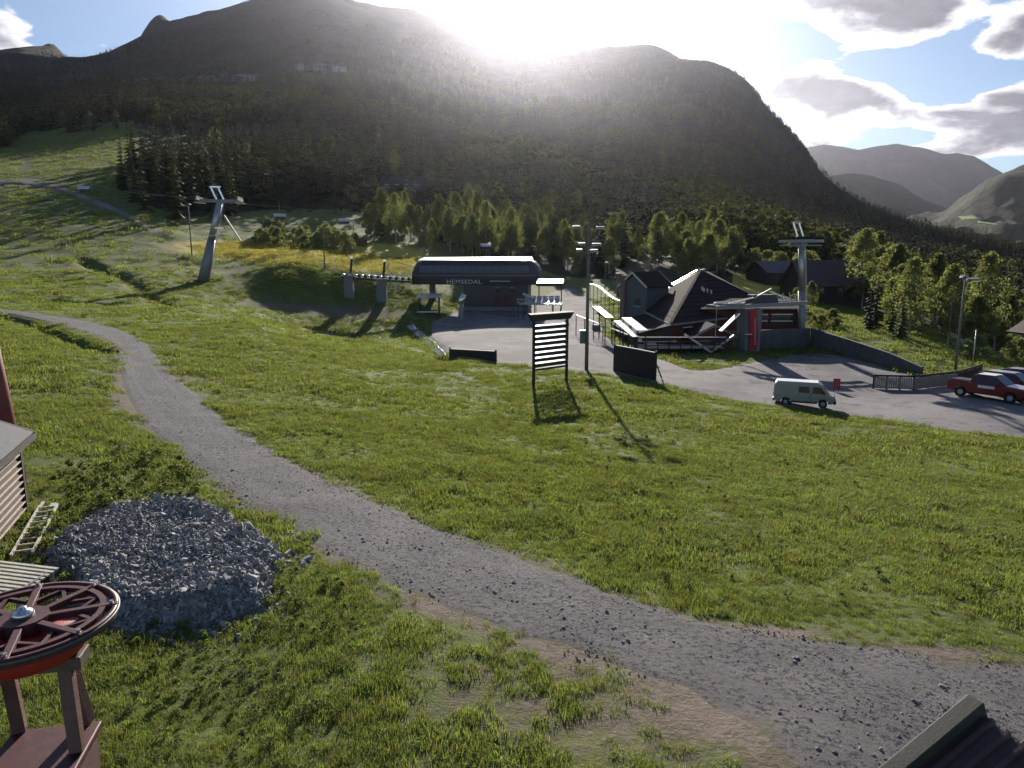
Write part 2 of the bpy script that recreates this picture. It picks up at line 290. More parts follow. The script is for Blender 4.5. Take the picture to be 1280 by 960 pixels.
# ------------------------------------------------------------------ mesh helpers
class MB:
    def __init__(s): s.v = []; s.f = []; s.smooth = False
    def add(s, vs, fs):
        b = len(s.v); s.v += [tuple(map(float, p)) for p in vs]; s.f += [tuple(b + i for i in q) for q in fs]; return s
    def box(s, c, d, rz=0.0, rx=0.0, ry=0.0, tx=0.0, ty=0.0):
        """box centred at c with full sizes d; tx, ty shrink the top"""
        hx, hy, hz = d[0] / 2, d[1] / 2, d[2] / 2
        p = [(-hx, -hy, -hz), (hx, -hy, -hz), (hx, hy, -hz), (-hx, hy, -hz), (-hx + tx, -hy + ty, hz), (hx - tx, -hy + ty, hz), (hx - tx, hy - ty, hz), (-hx + tx, hy - ty, hz)]
        m = Euler((rx, ry, rz)).to_matrix(); c = Vector(c)
        return s.add([c + m @ Vector(q) for q in p], [(0, 3, 2, 1), (4, 5, 6, 7), (0, 1, 5, 4), (1, 2, 6, 5), (2, 3, 7, 6), (3, 0, 4, 7)])
    def beam(s, a, b, w, h=None, up=(0, 0, 1)):
        h = h or w; a = Vector(a); b = Vector(b); d = (b - a).normalized(); u = Vector(up)
        if abs(d.dot(u)) > .98: u = Vector((1, 0, 0))
        x = d.cross(u).normalized() * (w / 2); y = x.cross(d).normalized() * (h / 2)
        return s.add([a - x - y, a + x - y, a + x + y, a - x + y, b - x - y, b + x - y, b + x + y, b - x + y], [(0, 3, 2, 1), (4, 5, 6, 7), (0, 1, 5, 4), (1, 2, 6, 5), (2, 3, 7, 6), (3, 0, 4, 7)])
    def tube(s, pts, rad, n=8, cap=True):
        pts = [Vector(p) for p in pts]
        if not hasattr(rad, '__len__'): rad = [rad] * len(pts)
        vs = []; fs = []
        for i, p in enumerate(pts):
            d = (pts[min(i + 1, len(pts) - 1)] - pts[max(i - 1, 0)]).normalized(); u = Vector((0, 0, 1)) if abs(d.z) < .95 else Vector((1, 0, 0))
            x = d.cross(u).normalized(); y = x.cross(d).normalized()
            for k in range(n):
                a = 2 * math.pi * k / n; vs.append(p + (x * math.cos(a) + y * math.sin(a)) * rad[i])
        for i in range(len(pts) - 1):
            for k in range(n): k2 = (k + 1) % n; fs.append((i * n + k, i * n + k2, (i + 1) * n + k2, (i + 1) * n + k))
        if cap: fs.append(tuple(range(n - 1, -1, -1))); fs.append(tuple((len(pts) - 1) * n + k for k in range(n)))
        return s.add(vs, fs)
    def lathe(s, c, prof, n=24, axis='z', close=True):
        """prof: (radius, height) pairs; ring surface, closed profile when close"""
        vs = []; fs = []; c = Vector(c); m = len(prof)
        for k in range(n):
            a = 2 * math.pi * k / n
            for (r, h) in prof:
                q = (r * math.cos(a), r * math.sin(a), h)
                if axis == 'y': q = (q[0], q[2], q[1])
                if axis == 'x': q = (q[2], q[0], q[1])
                vs.append(c + Vector(q))
        for k in range(n):
            k2 = (k + 1) % n
            for j in range(m if close else m - 1): j2 = (j + 1) % m; fs.append((k * m + j, k2 * m + j, k2 * m + j2, k * m + j2))
        return s.add(vs, fs)
    def prism(s, poly, a, b):
        """poly: list of (x, z) extruded from y=a to y=b"""
        n = len(poly); vs = [(x, a, z) for x, z in poly] + [(x, b, z) for x, z in poly]
        return s.add(vs, [tuple(range(n)), tuple(range(2 * n - 1, n - 1, -1))] + [(i, n + i, n + (i + 1) % n, (i + 1) % n) for i in range(n)])
    def slab(s, quad, t):
        """quad of 3D points thickened along its normal by t (downwards)"""
        q = [Vector(p) for p in quad]; nn = (q[1] - q[0]).cross(q[-1] - q[0]).normalized() * t; n = len(q)
        return s.add(q + [p - nn for p in q], [tuple(range(n)), tuple(range(2 * n - 1, n - 1, -1))] + [(i, n + i, n + (i + 1) % n, (i + 1) % n) for i in range(n)])
    def mesh(s, name, m, smooth=False):
        me = bpy.data.meshes.new(name); me.from_pydata(s.v, [], s.f); me.validate()
        bm = bmesh.new(); bm.from_mesh(me); bmesh.ops.recalc_face_normals(bm, faces=bm.faces); bm.to_mesh(me); bm.free()
        if m: me.materials.append(m)
        if smooth: me.shade_smooth()
        return me
    def build(s, name, m, parent=None, smooth=False, bevel=0.0, label=None):
        o = bpy.data.objects.new(name, s.mesh(name, m, smooth)); C.objects.link(o)
        if parent: o.parent = parent
        if bevel:
            b = o.modifiers.new("bevel", 'BEVEL'); b.width = bevel; b.segments = 2; b.limit_method = 'ANGLE'; b.angle_limit = R(28)
        if label: o["label"] = label
        return o
def obj(name, me, parent=None, loc=None):
    o = bpy.data.objects.new(name, me); C.objects.link(o)
    if parent: o.parent = parent
    if loc is not None: o.location = loc
    return o
def tag(o, label=None, cat=None, group=None, kind=None):
    if label: o["label"] = label
    if cat: o["category"] = cat
    if group: o["group"] = group
    if kind: o["kind"] = kind
    return o
def thing(name, loc, rz, label, cat, group=None):
    o = bpy.data.objects.new(name, None); C.objects.link(o); o.location = loc; o.rotation_euler = (0, 0, rz); o.empty_display_size = .3
    return tag(o, label, cat, group)
_KIDS = {}
def copy_tree(o, loc=None, rz=None, scale=None, label=None, parent=None):
    c = o.copy(); C.objects.link(c)
    if parent: c.parent = parent
    else:
        if loc is not None: c.location = loc
        if rz is not None: c.rotation_euler = (0, 0, rz)
        if scale is not None: c.scale = scale if hasattr(scale, '__len__') else (scale,) * 3
        if label: c["label"] = label
    for ch in (_KIDS.get(o.name) or list(o.children)): copy_tree(ch, parent=c)
    return c
def npmesh(name, verts, faces, m, smooth=True, attrs=None):
    me = bpy.data.meshes.new(name); verts = np.asarray(verts, np.float32); faces = np.asarray(faces, np.int32)
    k = faces.shape[1]
    me.vertices.add(len(verts)); me.vertices.foreach_set('co', verts.ravel())
    me.loops.add(faces.size); me.loops.foreach_set('vertex_index', faces.ravel())
    me.polygons.add(len(faces)); me.polygons.foreach_set('loop_start', np.arange(0, faces.size, k, dtype=np.int32))
    me.polygons.foreach_set('use_smooth', np.full(len(faces), smooth))
    for an, av in (attrs or {}).items():
        a = me.attributes.new(an, 'FLOAT', 'POINT'); a.data.foreach_set('value', np.asarray(av, np.float32))
    me.update(calc_edges=True); me.validate()
    if m: me.materials.append(m)
    return me
def gridfaces(nr, nc, off=0):
    i = (np.arange(nr - 1)[:, None] * nc + np.arange(nc - 1)[None]).ravel() + off
    return np.stack([i, i + 1, i + nc + 1, i + nc], -1)

# ------------------------------------------------------------------ roads, yard: pixel outlines on the ground
road_up = [(-160,372),(-60,379),(0,386),(60,394),(120,404),(160,415),(185,430),(205,455),(235,482),(265,510),(300,538),(340,562),(390,588),(450,618),(520,648),(600,678),(680,705),(760,735),(850,765),(950,786),(1050,802),(1150,815),(1280,832),(1400,848),(1500,860)]
road_lo = [(-160,376),(-60,384),(0,391),(50,401),(100,414),(138,430),(150,455),(153,488),(175,525),(205,560),(250,595),(310,635),(370,668),(430,705),(480,730),(540,756),(600,780),(680,808),(760,834),(840,862),(910,897),(960,945),(985,1020),(1000,1130),(1010,1250)]
yard = [((540,424),(540,402)),((556,440),(556,396)),((575,447),(572,389)),((610,453),(612,384)),((650,457),(660,377)),((690,462),(700,361)),((735,467),(722,362)),((765,469),(745,385)),((790,473),(752,410)),((820,479),(772,434)),
        ((845,485),(828,450)),((880,492),(868,463)),((920,500),(910,459)),((960,506),(960,449)),((1000,511),(1012,441)),((1040,516),(1060,446)),((1090,524),(1110,459)),((1140,531),(1155,470)),((1190,538),(1196,467)),((1240,544),(1250,471)),((1290,550),(1310,481)),((1420,568),(1420,495)),((1700,600),(1700,520))]
def resample(pts, n):
    p = np.array(pts, float); d = np.r_[0, np.cumsum(np.hypot(*np.diff(p, axis=0).T))]
    # smooth with Catmull-Rom by oversampling
    t = np.linspace(0, len(p) - 1, n); i = np.clip(t.astype(int), 0, len(p) - 2); f = (t - i)[:, None]
    g = lambda k: p[np.clip(k, 0, len(p) - 1)]
    a, b, c, e = g(i - 1), g(i), g(i + 1), g(i + 2)
    return .5 * ((2 * b) + (-a + c) * f + (2 * a - 5 * b + 4 * c - e) * f ** 2 + (-a + 3 * b - 3 * c + e) * f ** 3)
def ribbon(name, lo, up, nl, nc, lift, m, wob=.25, wsc=.8, mats=None):
    lo = raycast(H, *resample(lo, nl).T)[:, :2]; up = raycast(H, *resample(up, nl).T)[:, :2]
    t = np.linspace(0, 1, nc)
    xy = lo[:, None] * (1 - t[None, :, None]) + up[:, None] * t[None, :, None]
    d = (up - lo); d = d / (np.linalg.norm(d, axis=1, keepdims=True) + 1e-6)
    e = np.abs(t - .5) * 2; e = np.clip((e - .6) / .4, 0, 1) * np.sign(t - .5)
    w = fbm(xy[..., 0] * wsc, xy[..., 1] * wsc, 4) * wob
    xy = xy + d[:, None] * (w * np.abs(e)[None])[..., None]
    x, y = xy[..., 0].ravel(), xy[..., 1].ravel(); r = np.hypot(x, y)
    edge = np.tile(np.abs(t - .5) * 2, nl)
    z = H(x, y) + lift + .0005 * r - np.clip((edge - .78) / .22, 0, 1) * (lift + .0005 * r + .012)
    me = npmesh(name, np.stack([x, y, z], -1), gridfaces(nl, nc), m, True, {'edge': edge, 'rut': np.exp(-((edge - .45) / .13) ** 2)})
    return tag(obj(name, me), kind='structure'), (lo, up)
# ------------------------------------------------------------------ ground sheet and mountainside (one continuous height field)
th = np.concatenate([np.linspace(-1.57, -.72, 40, endpoint=False), np.linspace(-.72, .72, 560, endpoint=False), np.linspace(.72, 1.57, 40)])
lr = np.concatenate([np.linspace(math.log(2.0), math.log(760), 520, endpoint=False), np.linspace(math.log(760), math.log(5200), 190)])
TH, LR = np.meshgrid(th, lr); RR = np.exp(LR)
GX, GY = (RR * np.sin(TH)).ravel(), (RR * np.cos(TH)).ravel()
GZ = H(GX, GY)
gpx, gpy = project(GX, GY, GZ)
def blobs(px, py, L):
    s = np.zeros(px.shape)
    for (cx, cy, rx, ry, v) in L: s = s + v * np.exp(-((px - cx) / rx) ** 2 - ((py - cy) / ry) ** 2)
    return s
DIRT = [(600,830,140,50,.19),(720,885,180,55,.21),(520,760,70,25,.16),(860,920,110,50,.24),(600,930,170,50,.15),(390,870,70,40,.14),(150,500,30,45,.20),(440,690,40,20,.15),(960,790,70,8,.28),(1130,815,120,8,.30),
        (620,462,80,8,.14),(770,478,90,10,.14),(30,228,70,7,.3),(32,205,8,16,.3),(140,258,55,7,.3),(190,292,40,8,.25),(240,310,80,8,.22),(440,392,60,10,.25),(370,382,60,6,.2),(300,345,40,10,.18),(160,355,50,8,.2),(480,345,14,10,.15),(330,380,40,8,.2),
        (960,560,60,10,.14),(760,560,90,20,.10),(1060,575,50,8,.12),(420,388,60,8,.15),(560,450,40,12,.14),(250,390,30,6,.2),(115,380,200,5,.1)]
GOLD = [(350,313,130,12,1),(470,325,70,16,1),(945,352,40,14,1.2),(280,307,60,6,.8)]
dirt = blobs(gpx, gpy, DIRT); gold = np.clip(blobs(gpx, gpy, GOLD), 0, 1)
inb = (gpx > -300) & (gpx < 1600)
dirt = np.where(inb, dirt, 0)
dg = polydist(GX, GY, DITCH); dirt = dirt + .10 * np.exp(-(dg / .8) ** 2)
dg = polydist(GX, GY, GULLY); dirt = dirt + .30 * np.exp(-(dg / 1.2) ** 2)
_rl = raycast(H, *resample(road_lo, 110).T)[:, :2]; _ru = raycast(H, *resample(road_up, 110).T)[:, :2]
def road_edge(x, y):
    d = np.full(x.shape, 99.0); m = (np.hypot(x, y) < 80)
    d[m] = np.minimum(polydist(x[m], y[m], _rl), polydist(x[m], y[m], _ru)); return d
dirt = dirt + .26 * np.exp(-(road_edge(GX, GY) / .55) ** 2)
PISTE = [[(-300,330),(-300,170),(0,172),(20,170),(65,164),(150,156),(168,150),(176,215),(176,255),(240,272),(335,262),(430,262),(440,262),(475,262),(535,262),(545,300),(700,345),(780,352),(900,352),(1000,372),(1100,390),(1290,470),(1700,480),(1700,2000),(-300,2000)], [(-300,172),(0,165),(60,148),(62,140),(-300,150)], [(915,360),(985,372),(985,340),(915,338)]]
piste = np.zeros(GX.shape, bool)
_jx = gpx + fbm(GX * .03, GY * .03, 3) * 60 * np.clip((260 - gpy) / 60, 0, 1); _jy = gpy + fbm(GX * .03 + 9, GY * .03, 3) * 12 * np.clip((260 - gpy) / 60, 0, 1)
for pz in PISTE: piste |= inpoly(_jx, _jy, pz)
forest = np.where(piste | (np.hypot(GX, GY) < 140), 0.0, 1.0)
nc = len(th); nr = len(lr); NRG = 520
verts = np.stack([GX, GY, GZ], -1)
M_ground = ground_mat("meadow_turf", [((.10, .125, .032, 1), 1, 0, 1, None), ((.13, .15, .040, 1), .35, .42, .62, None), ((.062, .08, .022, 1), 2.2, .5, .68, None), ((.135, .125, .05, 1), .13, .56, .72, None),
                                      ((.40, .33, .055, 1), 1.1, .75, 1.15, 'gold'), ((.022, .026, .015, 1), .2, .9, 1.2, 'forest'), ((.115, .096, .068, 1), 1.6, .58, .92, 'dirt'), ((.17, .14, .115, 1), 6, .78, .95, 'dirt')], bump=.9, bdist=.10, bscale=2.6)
NRS = NRG + 6
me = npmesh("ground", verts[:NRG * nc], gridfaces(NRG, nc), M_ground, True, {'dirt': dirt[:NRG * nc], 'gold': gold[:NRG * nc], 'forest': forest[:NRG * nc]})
ground = tag(obj("ground", me), "grassy ski slope and meadow falling towards the lift station", kind='structure')
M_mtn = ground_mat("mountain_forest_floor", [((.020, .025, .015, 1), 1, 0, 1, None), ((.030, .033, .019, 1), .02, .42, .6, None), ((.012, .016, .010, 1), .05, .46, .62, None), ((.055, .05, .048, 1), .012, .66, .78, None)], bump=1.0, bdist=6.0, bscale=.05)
o0 = (NRG - 1) * nc
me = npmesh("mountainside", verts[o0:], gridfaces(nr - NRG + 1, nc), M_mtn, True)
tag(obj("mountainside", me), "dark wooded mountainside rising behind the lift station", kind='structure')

# yard and gravel road
M_road = ground_mat("road_gravel", [((.175, .168, .172, 1), 1, 0, 1, None), ((.225, .212, .213, 1), .7, .42, .62, None), ((.065, .06, .07, 1), 9, .50, .60, None), ((.30, .285, .285, 1), 17, .585, .66, None), ((.20, .19, .19, 1), 1.2, 1.0, 1.75, 'rut'), ((.24, .20, .16, 1), .45, .60, .74, None), ((.20, .175, .14, 1), .8, 1.25, 1.5, 'edge')], bump=1.0, bdist=.09, bscale=11)
road, (ROAD_LO, ROAD_UP) = ribbon("gravel_road", road_lo, road_up, 420, 30, .014, M_road, .55, 1.0)
road["label"] = "grey gravel track curving down across the meadow"
M_yard = ground_mat("yard_gravel", [((.14, .132, .14, 1), 1, 0, 1, None), ((.21, .197, .197, 1), .10, .42, .58, None), ((.085, .08, .088, 1), .32, .52, .66, None), ((.10, .095, .10, 1), 2.2, .55, .68, None), ((.23, .22, .22, 1), 5, .58, .75, None)], bump=.7, bdist=.04, bscale=6)
yardo, (YARD_LO, YARD_UP) = ribbon("gravel_yard", [a for a, b in yard], [b for a, b in yard], 240, 60, .05, M_yard, .5, .5)
yardo["label"] = "grey gravel yard and lane in front of lift station and lodge"
ROAD_POLY = [tuple(p) for p in ROAD_LO] + [tuple(p) for p in ROAD_UP[::-1]]
YARD_POLY = [tuple(p) for p in YARD_LO] + [tuple(p) for p in YARD_UP[::-1]]
# road down in the valley
vr, _ = ribbon("valley_road", [(1196, 436), (1222, 428), (1250, 416), (1290, 402)], [(1186, 430), (1212, 420), (1240, 410), (1285, 397)], 30, 6, .25, M_yard, .3, .3)
vr["label"] = "pale road in the valley below the car park"
# worn trail on the ski slope
tr, _ = ribbon("slope_trail", [(-20, 232), (30, 231), (70, 238), (110, 252), (150, 268), (185, 290)], [(-20, 228), (30, 226), (70, 232), (110, 246), (150, 262), (188, 285)], 60, 6, .12, M_yard, 1.2, .3)
tr["label"] = "worn gravel trail crossing the shaded ski slope"
# stream of white water beside the yard
M_water = mat("stream_water", (.30, .34, .36), .08, 0, .3, 3, .9, 6, .6)
st_lo = [(508, 409), (516, 418), (528, 430), (541, 441), (550, 449)]; st_up = [(516, 407), (527, 415), (541, 426), (553, 438), (560, 446)]
st, _ = ribbon("stream", st_lo, st_up, 50, 10, .18, M_water, .3, 1.0)
st["label"] = "narrow stream of bright white water beside the gravel yard"

# ------------------------------------------------------------------ far mountains
def mountain(name, ridge, depth, base, label, m, amp, seed, rows=50):
    px = np.linspace(ridge[0][0], ridge[-1][0], 260)
    py = np.interp(px, [r[0] for r in ridge], [r[1] for r in ridge]); Yv = np.interp(px, [r[0] for r in ridge], [r[2] for r in ridge])
    top = np.stack([PT(a, b, c) for a, b, c in zip(px, py, Yv)])
    V = []
    for i in range(rows):
        t = i / (rows - 1)                          # 0 front foot, .6 ridge, 1 back foot
        if t <= .6: k = t / .6; oy = -depth * (1 - k); hz = k ** 1.15
        else: k = (t - .6) / .4; oy = depth * k; hz = (1 - k) ** 1.2
        x = top[:, 0]; y = top[:, 1] + oy; z = base + (top[:, 2] - base) * hz
        nzv = fbm(x * amp[1] + seed, y * amp[1] * .6 - seed, 6) * amp[0] * (.12 + 1.0 * math.sin(math.pi * min(1, hz)) if hz < 1 else .12)
        V.append(np.stack([x, y, z + nzv], -1))
    me = npmesh(name, np.concatenate(V), gridfaces(rows, 260), m, True)
    return tag(obj(name, me), label, kind='structure')
M_far = ground_mat("far_fell", [((.020, .023, .022, 1), 1, 0, 1, None), ((.032, .035, .030, 1), .003, .45, .62, None), ((.012, .015, .014, 1), .008, .48, .62, None)], bump=.8, bdist=20, bscale=.006)
M_hill = ground_mat("sunlit_hill", [((.032, .040, .019, 1), 1, 0, 1, None), ((.055, .062, .028, 1), .006, .45, .6, None), ((.016, .022, .012, 1), .02, .47, .6, None)], bump=1.0, bdist=14, bscale=.02)
mountain("far_mountain", [(700,215,9500),(900,200,9500),(985,196,9500),(1012,181,9500),(1030,177,9500),(1050,180,9500),(1072,185,9500),(1090,182,9500),(1120,180,9500),(1150,184,9500),(1178,190,9500),(1195,187,9500),(1215,192,9500),(1235,203,9500),(1252,214,9500),(1275,235,9500),(1330,262,9500),(1500,290,9500)], 2600, -60, "distant blue grey mountain range closing the valley", M_far, (330, .0012), 3.1)
mountain("middle_ridge", [(960,252,5200),(1010,238,5200),(1035,219,5200),(1060,214,5200),(1090,218,5200),(1120,228,5200),(1150,247,5200),(1185,262,5200),(1230,268,5200),(1300,280,5200)], 1200, -50, "dark rounded wooded ridge in front of the distant range", M_far, (150, .002), 8.2)
mountain("valley_hill", [(1165,283,3600),(1190,268,3600),(1215,250,3600),(1240,228,3600),(1262,214,3600),(1285,203,3600),(1330,180,3600),(1400,150,3600),(1600,90,3600),(1900,60,3600)], 1300, -40, "green sunlit hill on the far side of the valley", M_hill, (170, .004), 5.5, 70)

# valley floor reaching the horizon
zmin = min(float(GZ.min()), -70.0)
vf = MB(); vf.add([(-14000, -400, zmin - 4), (14000, -400, zmin - 4), (14000, 15000, zmin - 4), (-14000, 15000, zmin - 4)], [(0, 1, 2, 3)])
tag(vf.build("valley_floor", M_far), "valley floor far below the slopes", kind='structure')
M_field = mat("far_field", (.22, .30, .07), .9, 0, .2, .01)
f = MB(); c = [PT(1198, 271, 2350), PT(1216, 270, 2350), PT(1222, 274, 2280), PT(1204, 275, 2280)]; f.slab(c, 2.0)
tag(f.build("far_meadow", M_field), "bright green meadow at the foot of the sunlit valley hill", kind='structure')
f = MB(); c = [PT(1222, 277, 2250), PT(1244, 280, 2250), PT(1246, 282, 2200), PT(1224, 279, 2200)]; f.slab(c, 2.0)
tag(f.build("far_meadow", M_field), "narrow bright meadow strip below the sunlit valley hill", kind='structure')

# ------------------------------------------------------------------ haze
hz = MB(); hz.box((0, 7200, (zmin - 5 + 2400) / 2), (27000, 15400, 2400 - (zmin - 5)))
mh = bpy.data.materials.new("haze_air"); mh.use_nodes = True; nt = mh.node_tree; nt.nodes.clear()
ho = nt.nodes.new('ShaderNodeOutputMaterial'); pv = nt.nodes.new('ShaderNodeVolumePrincipled'); nt.links.new(pv.outputs[0], ho.inputs['Volume'])
pv.inputs['Color'].default_value = (.84, .85, 1.0, 1); pv.inputs['Density'].default_value = 1.7e-5; pv.inputs['Anisotropy'].default_value = .85
hazeo = tag(hz.build("haze", mh), "thin pale evening haze filling the valley air", kind='stuff')
# ------------------------------------------------------------------ vegetation
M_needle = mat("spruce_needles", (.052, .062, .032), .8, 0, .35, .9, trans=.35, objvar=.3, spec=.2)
M_bark = mat("bark_brown", (.085, .065, .05), .9, 0, .3, 5)
M_birchbark = mat("birch_bark", (.34, .32, .29), .8, 0, .45, 4)
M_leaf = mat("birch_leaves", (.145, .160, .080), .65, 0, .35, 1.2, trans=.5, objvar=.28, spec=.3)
M_bush = mat("willow_leaves", (.165, .18, .095), .65, 0, .35, 1.5, trans=.45, objvar=.25, spec=.3)
def spruce_crown(h, rad, seed, whorls=15, br=9):
    rs = random.Random(seed); b = MB()
    for i in range(whorls):
        t = i / (whorls - 1); z = h * (.07 + .90 * t); L = rad * (1 - t) ** .85 * rs.uniform(.8, 1.12) + .12
        nb = max(4, int(br * (1 - .5 * t))); a0 = rs.random() * 6.28
        for k in range(nb):
            a = a0 + 6.283 * k / nb + rs.uniform(-.25, .25); l = L * rs.uniform(.65, 1.1); w = l * .30 + .10
            dx, dy = math.cos(a), math.sin(a); dr = l * rs.uniform(.28, .5)
            p0 = (0, 0, z + .12 * l); m = (dx * l * .55, dy * l * .55, z - dr * .35); e = (dx * l, dy * l, z - dr)
            n0 = (-dy * w, dx * w, 0)
            b.add([p0, (m[0] + n0[0], m[1] + n0[1], m[2] - w * .55), m, (m[0] - n0[0], m[1] - n0[1], m[2] - w * .55), e], [(0, 1, 2), (0, 2, 3), (1, 4, 2), (2, 4, 3)])
    b.add([(-.12, 0, h * .93), (.12, 0, h * .93), (0, .1, h * .93), (0, 0, h * 1.03)], [(0, 1, 3), (1, 2, 3), (2, 0, 3)])
    return b
def trunk(h, r, lean=0, limbs=0, seed=0, crown=.5):
    rs = random.Random(seed); b = MB()
    pts = [(lean * t * t, .3 * lean * t, h * t - .3 * (t == 0)) for t in (0, .25, .5, .75, 1)]
    b.tube(pts, [r * (1 - .85 * t) + .01 for t in (0, .25, .5, .75, 1)], 6)
    for k in range(limbs):
        t = rs.uniform(.3, .85); a = rs.random() * 6.28; l = h * crown * rs.uniform(.25, .45) * (1.2 - t)
        p = Vector((lean * t * t, .3 * lean * t, h * t)); b.tube([p, p + Vector((math.cos(a) * l * .5, math.sin(a) * l * .5, l * .55)), p + Vector((math.cos(a) * l, math.sin(a) * l, l * .9))], [r * .35, r * .2, .012], 4)
    return b
def leaf_crown(h, rx, z0, seed, clumps=44, per=34, leaf=.24, shape=1.0):
    rs = np.random.RandomState(seed); V = []; Fc = []; nb = 0
    for c in range(clumps):
        t = rs.uniform(0, 1) ** .8; z = z0 + (h - z0) * t
        prof = math.sin(math.pi * min(1, (.12 + .88 * t) ** .8)) ** .6 * (1.05 - .35 * t) * shape
        a = rs.rand() * 6.283; rr = rx * prof * math.sqrt(rs.uniform(.05, 1.0)); cc = np.array([math.cos(a) * rr, math.sin(a) * rr, z])
        cr = rx * rs.uniform(.20, .36)
        p = rs.normal(size=(per, 3)); p /= np.linalg.norm(p, axis=1, keepdims=True); p *= (rs.rand(per, 1) ** .4) * cr * np.array([1, 1, .8]); p += cc
        u = rs.normal(size=(per, 3)); u /= np.linalg.norm(u, axis=1, keepdims=True); w = np.cross(u, rs.normal(size=(per, 3))); w /= np.linalg.norm(w, axis=1, keepdims=True)
        s = leaf * rs.uniform(.6, 1.25, (per, 1)); q = np.stack([p - u * s, p - w * s * .6, p + u * s, p + w * s * .6], 1)
        V.append(q.reshape(-1, 3)); Fc.append(np.arange(per * 4).reshape(-1, 4) + nb); nb += per * 4
    return np.concatenate(V), np.concatenate(Fc)
SPR = []
for i, (h, r) in enumerate(((16, 2.5), (18.5, 2.9), (13.5, 2.3), (17, 2.2), (11, 2.0))):
    SPR.append((spruce_crown(h, r, 100 + i).mesh("spruce_crown", M_needle), trunk(h * .95, .19, 0).mesh("spruce_trunk", M_bark), h))
BIR = []
for i, (h, r, z0) in enumerate(((9.5, 2.3, 1.8), (11, 2.5, 2.6), (8, 2.3, 1.2), (10, 1.9, 2.0), (7, 1.9, .8), (12, 2.8, 2.8))):
    V, Fc = leaf_crown(h, r * 1.15, z0 * .8, 50 + i, 85, 46, .20)
    BIR.append((npmesh("birch_crown", V, Fc, M_leaf, False), trunk(h * .92, .13, .4 * ((i % 3) - 1), 9, i).mesh("birch_trunk", M_birchbark), h))
BSH = []
for i, (h, r) in enumerate(((2.6, 1.6), (3.4, 1.9), (2.0, 1.5))):
    V, Fc = leaf_crown(h, r, .1, 80 + i, 40, 30, .17, 1.0)
    BSH.append((npmesh("bush_crown", V, Fc, M_bush, False), trunk(h * .6, .06, .1, 6, 30 + i, 1.2).mesh("bush_stem", M_bark), h))

def scatter(poly, count, seed, mind, jit=1.0, ybox=None):
    """positions in the place whose ground point falls inside a photo outline, uniform over the ground"""
    rs = np.random.RandomState(seed); P = raycast(H, *zip(*poly)); x0, y0 = P[:, :2].min(0); x1, y1 = P[:, :2].max(0)
    if ybox: y0, y1 = ybox
    N = count * 60; x = rs.uniform(x0 - 5, x1 + 5, N); y = rs.uniform(y0 - 5, y1 + 5, N); z = H(x, y); px, py = project(x, y, z)
    ok = inpoly(px, py, poly); x, y, z = x[ok], y[ok], z[ok]; out = []; cell = {}
    for a, b, c in zip(x, y, z):
        k = (int(a // mind), int(b // mind)); hit = False
        for i in (-1, 0, 1):
            for j in (-1, 0, 1):
                for (p, q) in cell.get((k[0] + i, k[1] + j), ()):
                    if (p - a) ** 2 + (q - b) ** 2 < mind * mind: hit = True
        if hit: continue
        cell.setdefault(k, []).append((a, b)); out.append((a, b, c))
        if len(out) >= count: break
    return out
def plant(kind, lib, pos, smin, smax, label, cat, group, seed, parts=('crown', 'trunk')):
    rs = random.Random(seed)
    for (x, y, z) in pos:
        cr, tk, h = lib[rs.randrange(len(lib))]; s = rs.uniform(smin, smax)
        t = thing(kind, (x, y, z), rs.random() * 6.28, label, cat, group); t.scale = (s * rs.uniform(.9, 1.1),) * 2 + (s,)
        obj(parts[0], cr, t); obj(parts[1], tk, t)
# individual spruces: the nearest ones that show largest
sp_zone = [
 ([(150,240),(185,268),(240,284),(300,268),(330,250),(420,255),(470,250),(540,262),(540,215),(440,205),(320,200),(210,195),(150,205)], 175, 5.0, 1.0, 1.4, "tall dark spruce in the forest above the shaded ski slope", "spruces of the forest above the ski slope"),
 ([(690,332),(740,344),(800,332),(800,300),(740,290),(690,300)], 44, 3.4, .75, 1.1, "dark slim spruce in the grove behind the lodge annex", "spruces behind the lodge annex"),
 ([(540,290),(680,305),(690,275),(560,255)], 40, 4.5, .6, .9, "dark spruce among the birches behind the lift terminal", "spruces behind the lift terminal"),
 ([(60,165),(150,165),(165,140),(60,135)], 34, 7, .75, 1.05, "spruce in the wood bordering the upper ski slope", "spruces beside the upper ski slope"),
 ([(1070,410),(1130,426),(1160,432),(1080,402)], 8, 3.0, .3, .45, "small dark spruce behind the grassy bank by the car park", "small spruces behind the grassy bank")]
for i, (poly, cnt, md, a, b, lab, grp) in enumerate(sp_zone):
    plant("spruce_tree", SPR, scatter(poly, cnt, 11 + i, md), a, b, lab, "tree", grp, 200 + i)
